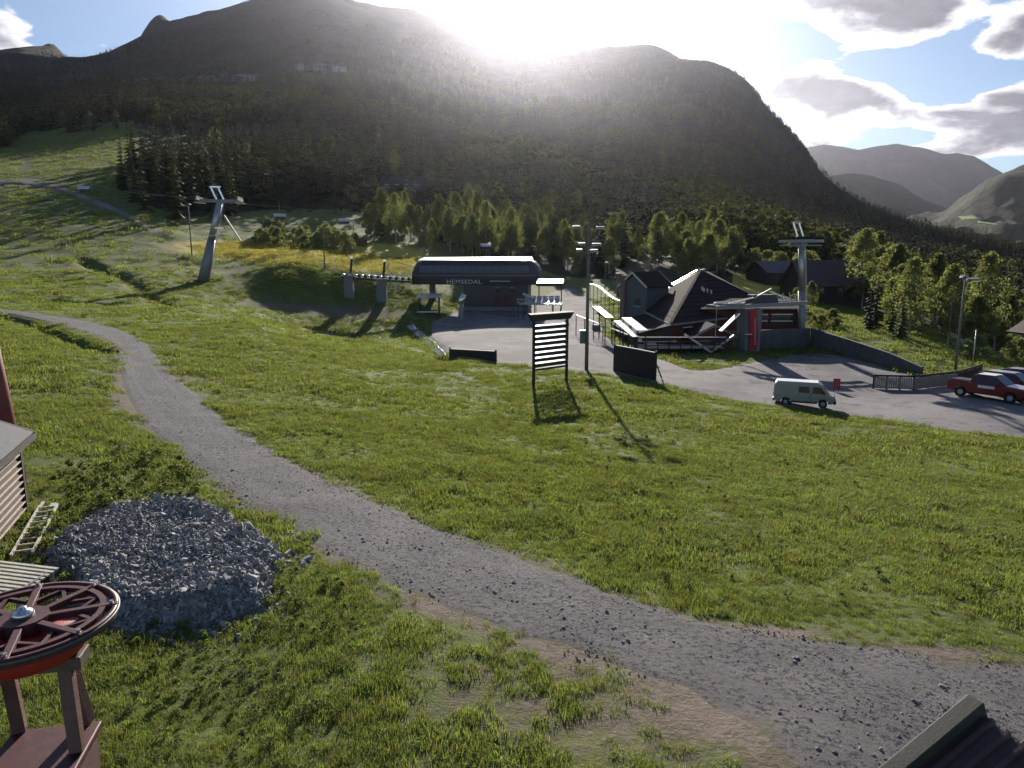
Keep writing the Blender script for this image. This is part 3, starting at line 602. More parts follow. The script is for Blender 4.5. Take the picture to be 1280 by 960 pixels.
bi_zone = [
 ([(528,306),(600,330),(690,325),(700,300),(640,290),(540,285)], 56, 3.0, .85, 1.25, "sunlit birch in the belt right behind the lift terminal", "birches behind the lift terminal", "birch_tree"),
 ([(560,275),(680,292),(760,300),(760,270),(600,250)], 34, 5, .8, 1.1, "pale birch standing among spruces on the lower mountainside", "birches on the lower mountainside", "birch_tree"),
 ([(455,302),(525,306),(530,290),(470,280)], 13, 3.0, .8, 1.15, "birch in the round clump above the golden meadow", "birches above the golden meadow", "birch_tree"),
 ([(800,340),(880,352),(930,345),(920,322),(820,318)], 30, 3.2, .75, 1.1, "sunlit birch growing behind the big lodge roof", "birches behind the lodge roof", "birch_tree"),
 ([(985,398),(1010,400),(1020,388),(985,384)], 4, 2.4, .35, .5, "small birch beside the lift tower and red lodge wall", "birches beside the lift tower", "birch_tree"),
 ([(1070,404),(1110,417),(1165,436),(1215,450),(1290,440),(1290,395),(1180,385),(1100,378),(1062,378)], 80, 2.5, .75, 1.2, "leafy birch in the thicket below the car park bank", "birches below the car park bank", "birch_tree"),
 ([(1020,365),(1180,380),(1290,385),(1290,362),(1100,350)], 36, 5, .9, 1.3, "birch in the valley wood beyond the car park", "birches in the valley wood", "birch_tree"),
 ([(695,338),(740,348),(800,338),(800,315),(700,315)], 16, 3.2, .7, 1.05, "sunlit birch at the front of the spruce grove behind the yard", "birches in front of the spruce grove", "birch_tree"),
 ([(200,250),(500,240),(500,190),(230,190)], 22, 8, .9, 1.3, "pale birch among the dark spruces above the ski slope", "birches among the forest spruces", "birch_tree"),
 ([(10,170),(60,165),(150,160),(150,140),(20,150)], 18, 7, .7, 1.0, "birch at the wood edge beside the upper ski slope", "birches beside the upper ski slope", "birch_tree")]
for i, (poly, cnt, md, a, b, lab, grp, kd) in enumerate(bi_zone):
    plant(kd, BIR, scatter(poly, cnt, 31 + i, md), a, b, lab, "tree", grp, 300 + i)
bu_zone = [
 ([(915,342),(1000,352),(1060,356),(1060,346),(930,332)], 20, 2.4, 1.3, 2.0, "round leafy bush beyond the yellow patch behind the lodge", "round bushes behind the yellow patch"),
 ([(310,296),(350,292),(420,306),(440,312),(430,318),(370,312),(330,306)], 26, 2.2, .9, 1.6, "grey green willow bush in the row above the golden meadow", "bushes above the golden meadow"),
 ([(430,300),(455,306),(450,315),(430,310)], 5, 2.0, .8, 1.2, "low bush at the track end of the golden meadow", "bushes at the end of the golden meadow"),
 ([(1190,452),(1260,462),(1285,450),(1285,430),(1220,430)], 14, 2.0, .6, 1.1, "light green bush below the parked cars by the valley road", "bushes by the valley road"),
 ([(1010,410),(1040,414),(1060,412),(1030,402)], 5, 1.6, .5, .8, "low bush at the top end of the grassy bank", "bushes at the top of the bank")]
for i, (poly, cnt, md, a, b, lab, grp) in enumerate(bu_zone):
    plant("willow_bush", BSH, scatter(poly, cnt, 61 + i, md), a, b, lab, "bush", grp, 400 + i, ('foliage', 'stem'))

# geometry-node scatter for what nobody could count
def gn_scatter(name, pos, scl, rot, lib, label, seed=0):
    me = bpy.data.meshes.new(name); me.vertices.add(len(pos)); me.vertices.foreach_set('co', np.asarray(pos, np.float32).ravel())
    a = me.attributes.new('scl', 'FLOAT_VECTOR', 'POINT'); a.data.foreach_set('vector', np.asarray(scl, np.float32).ravel())
    a = me.attributes.new('rot', 'FLOAT_VECTOR', 'POINT'); a.data.foreach_set('vector', np.asarray(rot, np.float32).ravel())
    o = tag(obj(name, me), label, kind='stuff')
    col = bpy.data.collections.new(name + "_library")
    for k, m in enumerate(lib): col.objects.link(bpy.data.objects.new("%s_sample" % name, m))
    g = bpy.data.node_groups.new(name + "_scatter", 'GeometryNodeTree')
    g.interface.new_socket('Geometry', in_out='INPUT', socket_type='NodeSocketGeometry'); g.interface.new_socket('Geometry', in_out='OUTPUT', socket_type='NodeSocketGeometry')
    N = g.nodes.new; L = g.links.new
    gi = N('NodeGroupInput'); go = N('NodeGroupOutput'); ip = N('GeometryNodeInstanceOnPoints'); ci = N('GeometryNodeCollectionInfo')
    ci.inputs['Collection'].default_value = col; ci.inputs['Separate Children'].default_value = True; ci.inputs['Reset Children'].default_value = True
    ip.inputs['Pick Instance'].default_value = True
    an = N('GeometryNodeInputNamedAttribute'); an.data_type = 'FLOAT_VECTOR'; an.inputs[0].default_value = 'scl'
    ar = N('GeometryNodeInputNamedAttribute'); ar.data_type = 'FLOAT_VECTOR'; ar.inputs[0].default_value = 'rot'
    rv = N('FunctionNodeRandomValue'); rv.data_type = 'INT'; rv.inputs[4].default_value = 0; rv.inputs[5].default_value = len(lib) - 1; rv.inputs['Seed'].default_value = seed
    e2r = N('FunctionNodeEulerToRotation'); L(ar.outputs[0], e2r.inputs[0])
    L(gi.outputs[0], ip.inputs['Points']); L(ci.outputs[0], ip.inputs['Instance']); L(rv.outputs[2], ip.inputs['Instance Index']); L(e2r.outputs[0], ip.inputs['Rotation']); L(an.outputs[0], ip.inputs['Scale']); L(ip.outputs[0], go.inputs[0])
    md = o.modifiers.new("scatter", 'NODES'); md.node_group = g
    return o
# far forest
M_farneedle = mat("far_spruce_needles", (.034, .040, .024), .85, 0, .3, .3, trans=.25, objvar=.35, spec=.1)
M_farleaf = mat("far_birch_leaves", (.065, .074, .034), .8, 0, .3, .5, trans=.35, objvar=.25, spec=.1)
FS = [spruce_crown(14 + 2 * i, 2.6, 900 + i, 7, 6).mesh("far_spruce", M_farneedle) for i in range(3)]
FB = [npmesh("far_birch", *leaf_crown(9, 3.0, .6, 990 + i, 16, 9, .75), M_farleaf, False) for i in range(2)]
rs = np.random.RandomState(5)
def far_points(nn, r0, r1, t0, t1, pw):
    r = (r0 ** pw + rs.rand(nn) * (r1 ** pw - r0 ** pw)) ** (1 / pw); t = rs.uniform(t0, t1, nn)
    x, y = r * np.sin(t), r * np.cos(t); return x, y, H(x, y), r
p1_ = far_points(46000, 270, 3000, -.68, .70, 1.15); p2_ = far_points(26000, 250, 950, -.62, .66, 1.6)
x, y, z, r = [np.concatenate(q) for q in zip(p1_, p2_)]; px, py = project(x, y, z)
jx = px + fbm(x * .03, y * .03, 3) * 60 * np.clip((260 - py) / 60, 0, 1); jy = py + fbm(x * .03 + 9, y * .03, 3) * 12 * np.clip((260 - py) / 60, 0, 1)
keep = ~inpoly(jx, jy, [(-80,300),(0,172),(20,172),(65,164),(150,158),(168,150),(175,262),(240,290),(240,320),(-80,330)]) & ~inpoly(jx, jy, [(-80,172),(0,165),(60,148),(62,140),(-80,150)]) & (z > -30)
keep &= ~inpoly(px, py, [(475,262),(535,262),(535,243),(475,240)]) & ~((px > 150) & (px < 335) & (py > 88) & (py < 112) & (rs.rand(len(px)) < .75)) & ~((px > 360) & (px < 470) & (py > 72) & (py < 98) & (rs.rand(len(px)) < .7))
keep &= ~((py < 350) & (py > 255) & (r < 330) & (rs.rand(len(px)) < .55)) & ~inpoly(px, py, [(240,290),(540,290),(540,350),(240,350)])
cover = fbm(x * .004, y * .004, 4) + .40 - np.clip((z - 380) / 420, 0, 1) * .75
keep &= (cover > -.12 * rs.rand(len(px))) & (rs.rand(len(px)) > np.clip((z - 520) / 250, 0, .96))
x, y, z, r = x[keep], y[keep], z[keep], r[keep]
leafy = (fbm(x * .01 + 40, y * .01, 3) > .16) | (rs.rand(len(x)) < .06)
def putfar(mask, lib, name, label, s0, s1):
    k = mask.sum(); s = rs.uniform(s0, s1, k) * np.clip(1.25 - z[mask] / 900, .5, 1); S = np.stack([s * rs.uniform(.9, 1.2, k), s * rs.uniform(.9, 1.2, k), s], -1)
    Rt = np.stack([np.zeros(k), np.zeros(k), rs.uniform(0, 6.28, k)], -1)
    return gn_scatter(name, np.stack([x[mask], y[mask], z[mask] - .3], -1), S, Rt, lib, label)
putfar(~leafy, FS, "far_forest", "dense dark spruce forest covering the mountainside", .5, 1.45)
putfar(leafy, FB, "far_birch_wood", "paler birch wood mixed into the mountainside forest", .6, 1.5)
# woods on the sunlit hill across the valley
# ------------------------------------------------------------------ grass
M_grass = mat("grass_blades", (.172, .215, .070), .6, 0, .26, .55, trans=.5, spec=.2, objvar=.24, wpos=True)
M_grass2 = mat("grass_blades_dry", (.175, .172, .068), .7, 0, .3, .4, trans=.45, spec=.2, objvar=.3, wpos=True)
M_weed = mat("weed_leaves", (.15, .18, .07), .6, 0, .35, .8, trans=.4, spec=.3)
def clump(seed, nb, h, spread, w, bend):
    rs = random.Random(seed); b = MB()
    for k in range(nb):
        a = rs.random() * 6.28; rr = spread * math.sqrt(rs.random()); x, y = rr * math.cos(a), rr * math.sin(a); hh = h * rs.uniform(.5, 1.1); d = rs.random() * 6.28; l = bend * hh * rs.uniform(.3, 1.1)
        ux, uy = math.cos(d + 1.57) * w, math.sin(d + 1.57) * w; dx, dy = math.cos(d) * l, math.sin(d) * l
        b.add([(x - ux, y - uy, -.03), (x + ux, y + uy, -.03), (x + ux * .7 + dx * .35, y + uy * .7 + dy * .35, hh * .6), (x - ux * .7 + dx * .35, y - uy * .7 + dy * .35, hh * .6), (x + dx, y + dy, hh)], [(0, 1, 2, 3), (3, 2, 4)])
    return b
GN_ = [clump(i, 36, .105, .15, .006, 1.1).mesh("grass_tuft", M_grass) for i in range(4)] + [clump(9, 22, .15, .14, .005, .8).mesh("grass_tuft", M_grass2)]
GM_ = [clump(20 + i, 44, .14, .28, .011, 1.1).mesh("grass_tuft", M_grass) for i in range(4)] + [clump(29, 30, .18, .26, .010, .8).mesh("grass_tuft", M_grass2)]
GF_ = [clump(40 + i, 50, .18, .65, .026, 1.2).mesh("grass_tuft", M_grass) for i in range(3)] + [clump(49, 40, .24, .65, .024, .9).mesh("grass_tuft", M_grass2)]
def weed(seed):
    V, Fc = leaf_crown(.42, .30, .03, seed, 12, 14, .045); return npmesh("weed_plant", V, Fc, M_weed, False)
WD_ = [weed(700 + i) for i in range(3)]
LODGE_POLY = [(13.5, 79), (17, 76.5), (35, 83), (35, 114), (17, 103)]
PILE_PX = [(88,690),(96,640),(150,622),(215,610),(250,618),(300,655),(346,705),(330,755),(270,790),(180,800),(110,790),(84,740)]
def grass_layer(name, r0, r1, dens, lib, s0, s1, label, seed, thr=.30, lim=None):
    rs = np.random.RandomState(seed); t0, t1 = -.80, .80
    area = (r1 ** 2 - r0 ** 2) / 2 * (t1 - t0); nn = int(area * dens)
    r = np.sqrt(r0 ** 2 + rs.rand(nn) * (r1 ** 2 - r0 ** 2)); t = rs.uniform(t0, t1, nn); x, y = r * np.sin(t), r * np.cos(t)
    e = fbm(x * 1.3, y * 1.3, 3) * .5
    inr = inpoly(x + e, y + e, ROAD_POLY) | inpoly(x, y, YARD_POLY) | inpoly(x, y, LODGE_POLY)
    k = ~inr; x, y, r = x[k], y[k], r[k]; z = H(x, y); px, py = project(x, y, z)
    d = blobs(px, py, DIRT) + fbm(x * .9, y * .9, 4) * .30 + .02 + .14 * np.exp(-(road_edge(x, y) / .5) ** 2) + np.where(blobs(px, py, GOLD) > .35, .5, 0) + .5 * np.clip(fbm(x * .22 + 3, y * .22, 3) - .12, 0, 1)
    # a sparse bare strip along the road edge and patchy cover
    k = (d < thr * rs.uniform(.0, 1.15, len(x))) & ~inpoly(px, py, PILE_PX) & (px > -300) & (px < 1650) & (py < 1150)
    if lim: k &= inpoly(px, py, lim)
    x, y, z, r = x[k], y[k], z[k], r[k]
    big = .75 + .9 * np.clip(fbm(x * .45 + 7, y * .45, 3) + .15, -.25, .6)
    s = rs.uniform(s0, s1, len(x)) * big; hs = s * rs.uniform(.7, 1.25, len(x))
    Rt = np.stack([rs.normal(0, .12, len(x)), rs.normal(0, .12, len(x)), rs.uniform(0, 6.28, len(x))], -1)
    return gn_scatter(name, np.stack([x, y, z], -1), np.stack([s, s, hs], -1), Rt, lib, label, seed)
grass_layer("meadow_grass", 6, 17, 75, GN_, .7, 1.25, "short wild grass around the gravel track and stone heap", 1)
grass_layer("meadow_grass", 17, 38, 34, GM_, .7, 1.2, "lush green grass of the meadow above the gravel track", 2)
grass_layer("meadow_grass", 38, 70, 9, GF_, .55, 1.0, "green grass at the yard edge and on the lower slope", 3)
grass_layer("meadow_grass", 70, 135, 1.6, GF_, .8, 1.5, "rough tufted grass on the far ski slope", 4)
grass_layer("meadow_grass", 135, 560, .16, GF_, 1.5, 3.0, "long grass on the distant piste below the forest", 5, lim=[(-80,300),(-80,175),(60,160),(150,154),(168,150),(175,262),(240,290),(330,300),(560,318),(520,350),(-80,350)])
M_gold = mat("golden_grass", (.34, .30, .085), .7, 0, .3, .3, trans=.4, spec=.2, objvar=.3, wpos=True)
GG_ = [clump(60 + i, 46, .22, .8, .03, 1.1).mesh("grass_tuft", M_gold) for i in range(3)]
gp_ = np.array(scatter([(236,306),(330,299),(440,316),(520,322),(512,342),(430,338),(330,330),(250,319)], 1500, 91, .7)); k_ = len(gp_); s_ = rs.uniform(.8, 1.6, k_)
gn_scatter("golden_grass", gp_, np.stack([s_, s_, s_ * .8], -1), np.stack([np.zeros(k_), np.zeros(k_), rs.uniform(0, 6.28, k_)], -1), GG_, "dry golden grass of the meadow above the terminal", 8)
# leafy weeds
def weeds(poly, cnt, s0, s1, label, seed):
    pos = scatter(poly, cnt, seed, .12); rs = np.random.RandomState(seed); k = len(pos); s = rs.uniform(s0, s1, k)
    return gn_scatter("weed_patch", pos, np.stack([s, s, s], -1), np.stack([rs.normal(0, .1, k), rs.normal(0, .1, k), rs.uniform(0, 6.28, k)], -1), WD_, label, seed)
weeds([(60,600),(150,560),(240,575),(250,625),(150,640),(60,640)], 90, .35, 1.0, "leafy green weeds between the red shed and the track", 71)
weeds([(45,660),(95,640),(100,720),(60,760),(45,720)], 60, .35, .9, "dark green weeds squeezed between shed and stone heap", 72)
weeds([(120,790),(330,780),(420,900),(300,960),(90,960),(90,860)], 80, .2, .55, "patchy low weeds in front of the stone heap", 73)
weeds([(330,700),(420,720),(470,800),(380,800),(330,760)], 40, .2, .6, "weeds at the corner of the stone heap by the track", 74)
weeds([(300,540),(420,580),(620,660),(900,750),(1270,790),(1270,570),(1000,530),(640,500),(400,490)], 420, .2, .6, "scattered leafy weeds growing in the open meadow", 75)
# loose gravel on the track
def stone_mesh(seed, m):
    rs = np.random.RandomState(seed); bm = bmesh.new(); bmesh.ops.create_icosphere(bm, subdivisions=1, radius=1)
    k = rs.uniform(.6, 1.2, 3)
    for v in bm.verts: v.co = Vector([v.co[i] * k[i] * rs.uniform(.7, 1.15) for i in range(3)])
    me = bpy.data.meshes.new("stone"); bm.to_mesh(me); bm.free(); me.materials.append(m); return me
M_peb = mat("track_pebbles", (.21, .20, .215), .85, 0, .5, 1.2)
PB = [stone_mesh(i, M_peb) for i in range(4)]
rsg = np.random.RandomState(77); nn = 80000; r = np.sqrt(36 + rsg.rand(nn) * (34 ** 2 - 36)); t = rsg.uniform(-.66, .66, nn); x, y = r * np.sin(t), r * np.cos(t)
k = inpoly(x + fbm(x, y, 2) * .5, y, ROAD_POLY); x, y, r = x[k], y[k], r[k]; k = fbm(x * .6, y * .6, 3) > -.25 + .3 * rsg.rand(len(x)); x, y, r = x[k], y[k], r[k]
s = rsg.lognormal(-4.15, .5, len(x)); S = np.stack([s, s, s * .7], -1)
gn_scatter("track_gravel", np.stack([x, y, H(x, y) + .017], -1), S, rsg.uniform(0, 6.28, (len(x), 3)), PB, "loose grey stones scattered over the gravel track")
# ------------------------------------------------------------------ materials for built things
M_red = mat("oxide_red_paint", (.075, .022, .025), .55, 0, .45, 9, .06, 60, .5)
M_redb = mat("bright_red_paint", (.32, .022, .022), .45, 0, .2, 4, .1, 60, .5)
M_steel = mat("galvanised_steel", (.42, .43, .44), .38, .75, .2, 6, .1, 40)
M_greysteel = mat("grey_painted_steel", (.24, .24, .245), .5, .3, .2, 3, .1, 40)
M_pole = mat("weathered_pole", (.16, .145, .13), .75, 0, .3, 3, .3, 30)
M_dark = mat("dark_stained_wood", (.040, .032, .030), .7, 0, .35, 5, .4, 30)
M_wood = mat("grey_weathered_wood", (.30, .27, .23), .8, 0, .3, 6, .4, 30)
M_pale = mat("pale_timber", (.52, .48, .40), .75, 0, .2, 6, .2, 30)  # bare timber; on the shed it also paints the sunlit board edges
M_conc = mat("concrete", (.19, .185, .185), .85, 0, .2, 2, .4, 20)
M_roofbrown = mat("brown_roofing", (.085, .060, .060), .8, 0, .22, 3, .4, 25)
M_roofmetal = mat("bright_metal_roof", (.70, .71, .73), .32, .7, .12, 2, .05, 10)
M_white = mat("white_paint", (.78, .78, .77), .35, 0, .06, 3, 0, 1, .5)
M_redwall = mat("falu_red_boards", (.105, .032, .028), .8, 0, .25, 4, .3, 30)
M_charcoal = mat("charcoal_cladding", (.060, .052, .060), .45, .2, .15, 3, .05, 20)
M_glass = mat("dark_glass", (.030, .034, .042), .06, 0, .05, 2, 0, 1, .8)
M_rubber = mat("tyre_rubber", (.022, .022, .023), .85, 0, .2, 8)
M_black = mat("black_plastic", (.02, .02, .022), .5, 0, .2, 8)
M_greywall = mat("grey_plaster", (.34, .34, .35), .85, 0, .12, 2, .2, 20)
M_green = mat("green_box_paint", (.10, .14, .12), .5, 0, .2, 5)
M_chrome = mat("bright_metal", (.75, .75, .77), .18, .9, .05, 3)
M_lamp = mat("lamp_lens", (.55, .57, .60), .12, .3, .1, 4)
def zrot(a, p): return (p[0] * math.cos(a) - p[1] * math.sin(a), p[0] * math.sin(a) + p[1] * math.cos(a), p[2])
def text_mesh(s, size, m, name="lettering", depth=.03):
    cu = bpy.data.curves.new(name, 'FONT'); cu.body = s; cu.size = size; cu.extrude = depth; cu.align_x = 'CENTER'; cu.space_character = 1.12
    o = bpy.data.objects.new(name, cu); C.objects.link(o); dg = bpy.context.evaluated_depsgraph_get(); me = bpy.data.meshes.new_from_object(o.evaluated_get(dg)); bpy.data.objects.remove(o); me.materials.clear(); me.materials.append(m); return me

# ------------------------------------------------------------------ return bullwheel on its stand
hub = Vector(PT(30, 778, 8.0)); gz = HZ(hub.x, hub.y); hz_ = hub.z - gz
bw = thing("bullwheel_stand", (hub.x, hub.y, gz), R(12), "dark red return bullwheel with spokes on a short steel stand", "lift wheel")
RW = 1.0; wz = hz_
b = MB(); b.lathe((0, 0, wz), [(RW, -.055), (RW, -.035), (RW - .035, -.015), (RW - .035, .02), (RW, .04), (RW, .055), (RW - .05, .055), (RW - .065, .0), (RW - .05, -.055)], 72); b.build("rim", M_red, bw, True)
b = MB(); b.lathe((0, 0, wz + .005), [(RW - .001, -.028), (RW + .02, -.008), (RW + .02, .022), (RW - .001, .034)], 72); b.build("cable", mat("steel_rope", (.10, .095, .09), .5, .5, .3, 30), bw, True)
b = MB(); b.lathe((0, 0, wz + .03), [(.80, -.03), (.87, -.03), (.87, .03), (.80, .03)], 64)
b.build("inner_ring", M_red, bw)
for k in range(8):
    a = k * math.pi / 4 + .2; d = Vector((math.cos(a), math.sin(a), 0)); b = MB(); b.beam(d * .2 + Vector((0, 0, wz + .02)), d * 1.0 + Vector((0, 0, wz + .02)), .085, .09); b.build("spoke", M_red, bw, bevel=.008)
    a2 = a + math.pi / 8; tip = Vector((math.cos(a2) * .80, math.sin(a2) * .80, wz + .02))
    for s in (-1, 1):
        a3 = a2 + s * math.pi / 8 * .86; b = MB(); b.beam(Vector((math.cos(a3) * .55, math.sin(a3) * .55, wz + .0)), tip, .045, .05); b.build("brace", M_red, bw)
    b = MB(); b.tube([d * .93 + Vector((0, 0, wz + .06)), d * .93 + Vector((0, 0, wz + .10))], .022, 6); b.build("bolt", M_chrome, bw)
b = MB(); b.lathe((0, 0, wz), [(.0, -.06), (.27, -.06), (.27, .08), (.0, .08)], 32, close=False); b.build("hub_plate", M_red, bw)
b = MB(); b.lathe((0, 0, wz + .08), [(.0, 0), (.12, 0), (.12, .05), (.09, .08), (.045, .09), (.045, .12), (.0, .12)], 20, close=False); b.build("hub_cap", M_chrome, bw, True)
b = MB(); b.lathe((0, 0, wz - .42), [(.0, 0), (.56, 0), (.62, .05), (.64, .30), (.60, .34), (0, .34)], 32, close=False); b.build("gear_drum", M_redb, bw, True)
b = MB(); b.beam((-.75, 0, wz - .52), (.62, 0, wz - .52), .34, .16); b.build("cross_beam", mat("brown_steel", (.11, .08, .07), .6), bw, bevel=.015)
for (x, y) in ((.42, -.12), (-.42, -.12), (.34, .30), (-.34, .30)):
    b = MB(); b.beam((x, y * .6, wz - .58), (x * 1.15, y * 1.4, wz - 1.66), .15, .15); b.build("leg", mat("faded_pink_steel", (.15, .085, .078), .6, 0, .25, 5, .2, 30), bw, bevel=.01)
b = MB(); b.box((0.05, -.05, wz - 1.72), (1.05, .95, .10)); b.build("base_plate", M_red, bw, bevel=.02)
b = MB(); b.box((.05, -.05, (wz - 1.77) / 2 - .25), (.95, .85, wz - 1.77 + .5)); b.build("foundation", mat("red_brown_concrete", (.13, .07, .064), .85, 0, .3, 3, .08, 25), bw, bevel=.03)

# ------------------------------------------------------------------ red shed with lapped boards
A0 = Vector((-13.3, 18.7, 0)); wd = Vector((1.2, -3.2, 0)).normalized(); rzs = math.atan2(wd.y, wd.x)
gz = min(HZ(-12.9, 18.6), HZ(-11.5, 15)) - .05
sh = thing("board_shed", (A0.x, A0.y, gz), rzs, "small red board shed with grey roof beside the stone heap", "shed")
LW, WW, HW = 6.2, 3.6, 2.25                      # along the wall, away from it, eave height; local x along wall, local -y is away (behind the wall face)
b = MB(); b.box((LW / 2, -WW / 2 - .06, HW / 2), (LW - .1, WW - .1, HW)); b.build("wall", M_dark, sh)
nb = 12; bh = HW / nb
for k in range(nb):
    b = MB(); z0 = k * bh + .02; b.add([(0, -.02, z0 + bh * 1.12), (LW, -.02, z0 + bh * 1.12), (LW, .075, z0), (0, .075, z0), (0, -.05, z0 + bh * 1.12), (LW, -.05, z0 + bh * 1.12), (LW, .04, z0), (0, .04, z0)], [(0, 1, 2, 3), (7, 6, 5, 4), (0, 4, 5, 1), (3, 2, 6, 7), (0, 3, 7, 4), (1, 5, 6, 2)])
    b.build("board", mat("dark_red_boards", (.055, .020, .018), .85, 0, .3, 4, .3, 30), sh)
    b = MB(); b.box((LW / 2, .082, z0 + .018), (LW, .035, .030)); b.build("board_lip", M_pale, sh)  # pale colour stands in for low sun caught on each board's lower edge
    b = MB(); b.add([(-.02, -WW, z0), (-.02, 0, z0), (-.06, 0, z0), (-.06, -WW, z0), (-.02, -WW, z0 + bh * .9), (-.02, 0, z0 + bh * .9), (-.035, 0, z0 + bh * .9), (-.035, -WW, z0 + bh * .9)], [(0, 3, 2, 1), (4, 5, 6, 7), (0, 1, 5, 4), (1, 2, 6, 5), (2, 3, 7, 6), (3, 0, 4, 7)]); b.build("board", M_redwall, sh)
b = MB(); b.box((-.03, .04, HW / 2), (.14, .14, HW)); b.build("corner_post", M_dark, sh)
rise = .95
b = MB(); b.slab([(-.3, .35, HW - .08), (LW + .3, .35, HW - .08), (LW + .3, -WW / 2, HW + rise), (-.3, -WW / 2, HW + rise)], .08)
b.slab([(-.3, -WW / 2, HW + rise), (LW + .3, -WW / 2, HW + rise), (LW + .3, -WW - .35, HW - .08), (-.3, -WW - .35, HW - .08)], .08)
rf = b.build("roof", mat("grey_felt_roof", (.065, .068, .075), .8, 0, .2, 4, .3, 40), sh)
for s in (0, 1):
    b = MB(); b.beam((-.33, .37, HW - .10), (-.33, -WW / 2, HW + rise - .02), .05, .20) if s == 0 else b.beam((-.33, -WW / 2, HW + rise - .02), (-.33, -WW - .37, HW - .10), .05, .20); b.build("bargeboard", M_dark, sh)
b = MB(); b.beam((-.34, .40, HW - .12), (LW + .3, .40, HW - .12), .06, .14); b.build("gutter", M_dark, sh)

# red steel pole behind the shed
p = G(2, 540); p = Vector((-14.9, 20.6, 0)); p.z = HZ(p.x, p.y)
rp = thing("steel_pole", p, 0, "thick red steel pole standing behind the red shed", "pole")
b = MB(); b.tube([(0.02, 0, -.2), (-.16, 0, 3.0), (-.40, .0, 6.6)], [.40, .34, .26], 18); b.build("shaft", mat("faded_red_steel", (.20, .055, .05), .55, 0, .25, 3, .1, 30), rp, True)
b = MB(); b.lathe((0, 0, 0), [(0, 0), (.5, 0), (.5, .06), (0, .06)], 18, close=False); b.build("foot_flange", M_red, rp)

# ladder, boards and slatted panel lying between shed and stone heap
def lying(name, pa, pb, label, cat): pass
la = G(14, 700); lb = G(50, 640); d = lb - la
ld = thing("wooden_ladder", (la.x, la.y, la.z), math.atan2(d.y, d.x), "weathered wooden ladder lying beside the shed wall", "ladder")
Ll = Vector((d.x, d.y)).length
for s in (0, 1):
    b = MB(); b.beam((0, -s * .42, .10), (Ll, -s * .42, .16 + d.z), .05, .07); b.build("rail", M_pale, ld)
for k in range(9):
    b = MB(); t = (k + .5) / 9; b.beam((Ll * t, 0, .12 + (.06 + d.z) * t), (Ll * t, -.42, .12 + (.06 + d.z) * t), .04, .035); b.build("rung", M_pale, ld)
for (x0, y0, x1, y1, w, lab) in ((52, 663, 68, 636, .12, "loose pale plank leaning towards the stone heap"), (30, 668, 55, 634, .07, "thin grey lath lying along the shed")):
    a = G(x0, y0); c = G(x1, y1); o = MB().beam(a + Vector((0, 0, .10)), c + Vector((0, 0, .16)), w, .035).build("loose_board", M_pale); tag(o, lab, "plank")
pc = Vector(PZ(20, 722, 3.75)); g0 = HZ(pc.x, pc.y)
pn = thing("slatted_bench", (pc.x, pc.y, g0), R(-10), "pale slatted timber bench standing behind the bullwheel", "bench")
for k in range(9):
    b = MB(); t = k / 8 - .5; b.beam((-.95, t * .95, pc.z - g0 + t * .12), (.52, t * .95, pc.z - g0 + t * .12 - .05), .075, .03); b.build("slat", M_pale, pn)
for x in (-.8, .42):
    b = MB(); b.beam((x, -.52, pc.z - g0 - .09), (x, .52, pc.z - g0 + .0), .06, .05); b.build("batten", M_wood, pn)
for x in (-.8, .42):
    for y in (-.42, .42):
        b = MB(); b.beam((x, y, -.05), (x, y, pc.z - g0 - .06), .06, .06); b.build("leg", M_wood, pn)

# ------------------------------------------------------------------ heap of crushed stone
ppx = np.array(PILE_PX, float); ctr = raycast(H, [215], [700])[0]
foot = raycast(H, *np.array([(92,735),(100,660),(140,640),(214,632),(258,640),(300,672),(340,722),(330,762),(270,780),(185,786),(125,780)]).T)
cen = foot[:, :2].mean(0); ang = np.arctan2(foot[:, 1] - cen[1], foot[:, 0] - cen[0]); rad = np.hypot(foot[:, 0] - cen[0], foot[:, 1] - cen[1]); od = np.argsort(ang); ang = ang[od]; rad = rad[od]
def pile_h(x, y):
    a = np.arctan2(y - cen[1], x - cen[0]); Rr = np.interp(a, np.r_[ang[-1] - 6.2832, ang, ang[0] + 6.2832], np.r_[rad[-1], rad, rad[0]]); q = np.hypot(x - cen[0], y - cen[1]) / Rr
    e = np.clip((1.02 - q) / .22, 0, 1); return .52 * (e * e * (3 - 2 * e)) ** .8 * (.9 + .35 * fbm(x * .8, y * .8, 3)) - .25 * np.clip(q - 1.0, 0, 1), q
M_rock = mat("crushed_rock", (.285, .28, .283), .8, 0, .35, .9, .5, 12, .4, objvar=.35)
PS = []
def rock_mesh(seed):
    rs = np.random.RandomState(seed); bm = bmesh.new(); k = rs.uniform(.55, 1.25, 3)
    for i in range(9):
        v = rs.normal(size=3); v /= np.linalg.norm(v); bm.verts.new(Vector(v * k))
    bmesh.ops.convex_hull(bm, input=bm.verts); me = bpy.data.meshes.new("rock"); bm.to_mesh(me); bm.free(); me.materials.append(M_rock); return me
PS = [rock_mesh(i) for i in range(9)]
q = np.linspace(-1.25, 1.25, 70); X, Y_ = np.meshgrid(cen[0] + q * rad.max(), cen[1] + q * rad.max()); hh, qq = pile_h(X.ravel(), Y_.ravel())
zz_ = H(X.ravel(), Y_.ravel()) + np.where(qq < 1.05, hh, -.3) - .04
tag(obj("stone_heap", npmesh("stone_heap", np.stack([X.ravel(), Y_.ravel(), zz_], -1), gridfaces(70, 70), M_rock, True)), "solid core of the grey crushed stone heap by the shed", kind='stuff')
rs = np.random.RandomState(42); nn = 42000; x = cen[0] + rs.uniform(-1.15, 1.15, nn) * rad.max(); y = cen[1] + rs.uniform(-1.15, 1.15, nn) * rad.max(); hh, qq = pile_h(x, y)
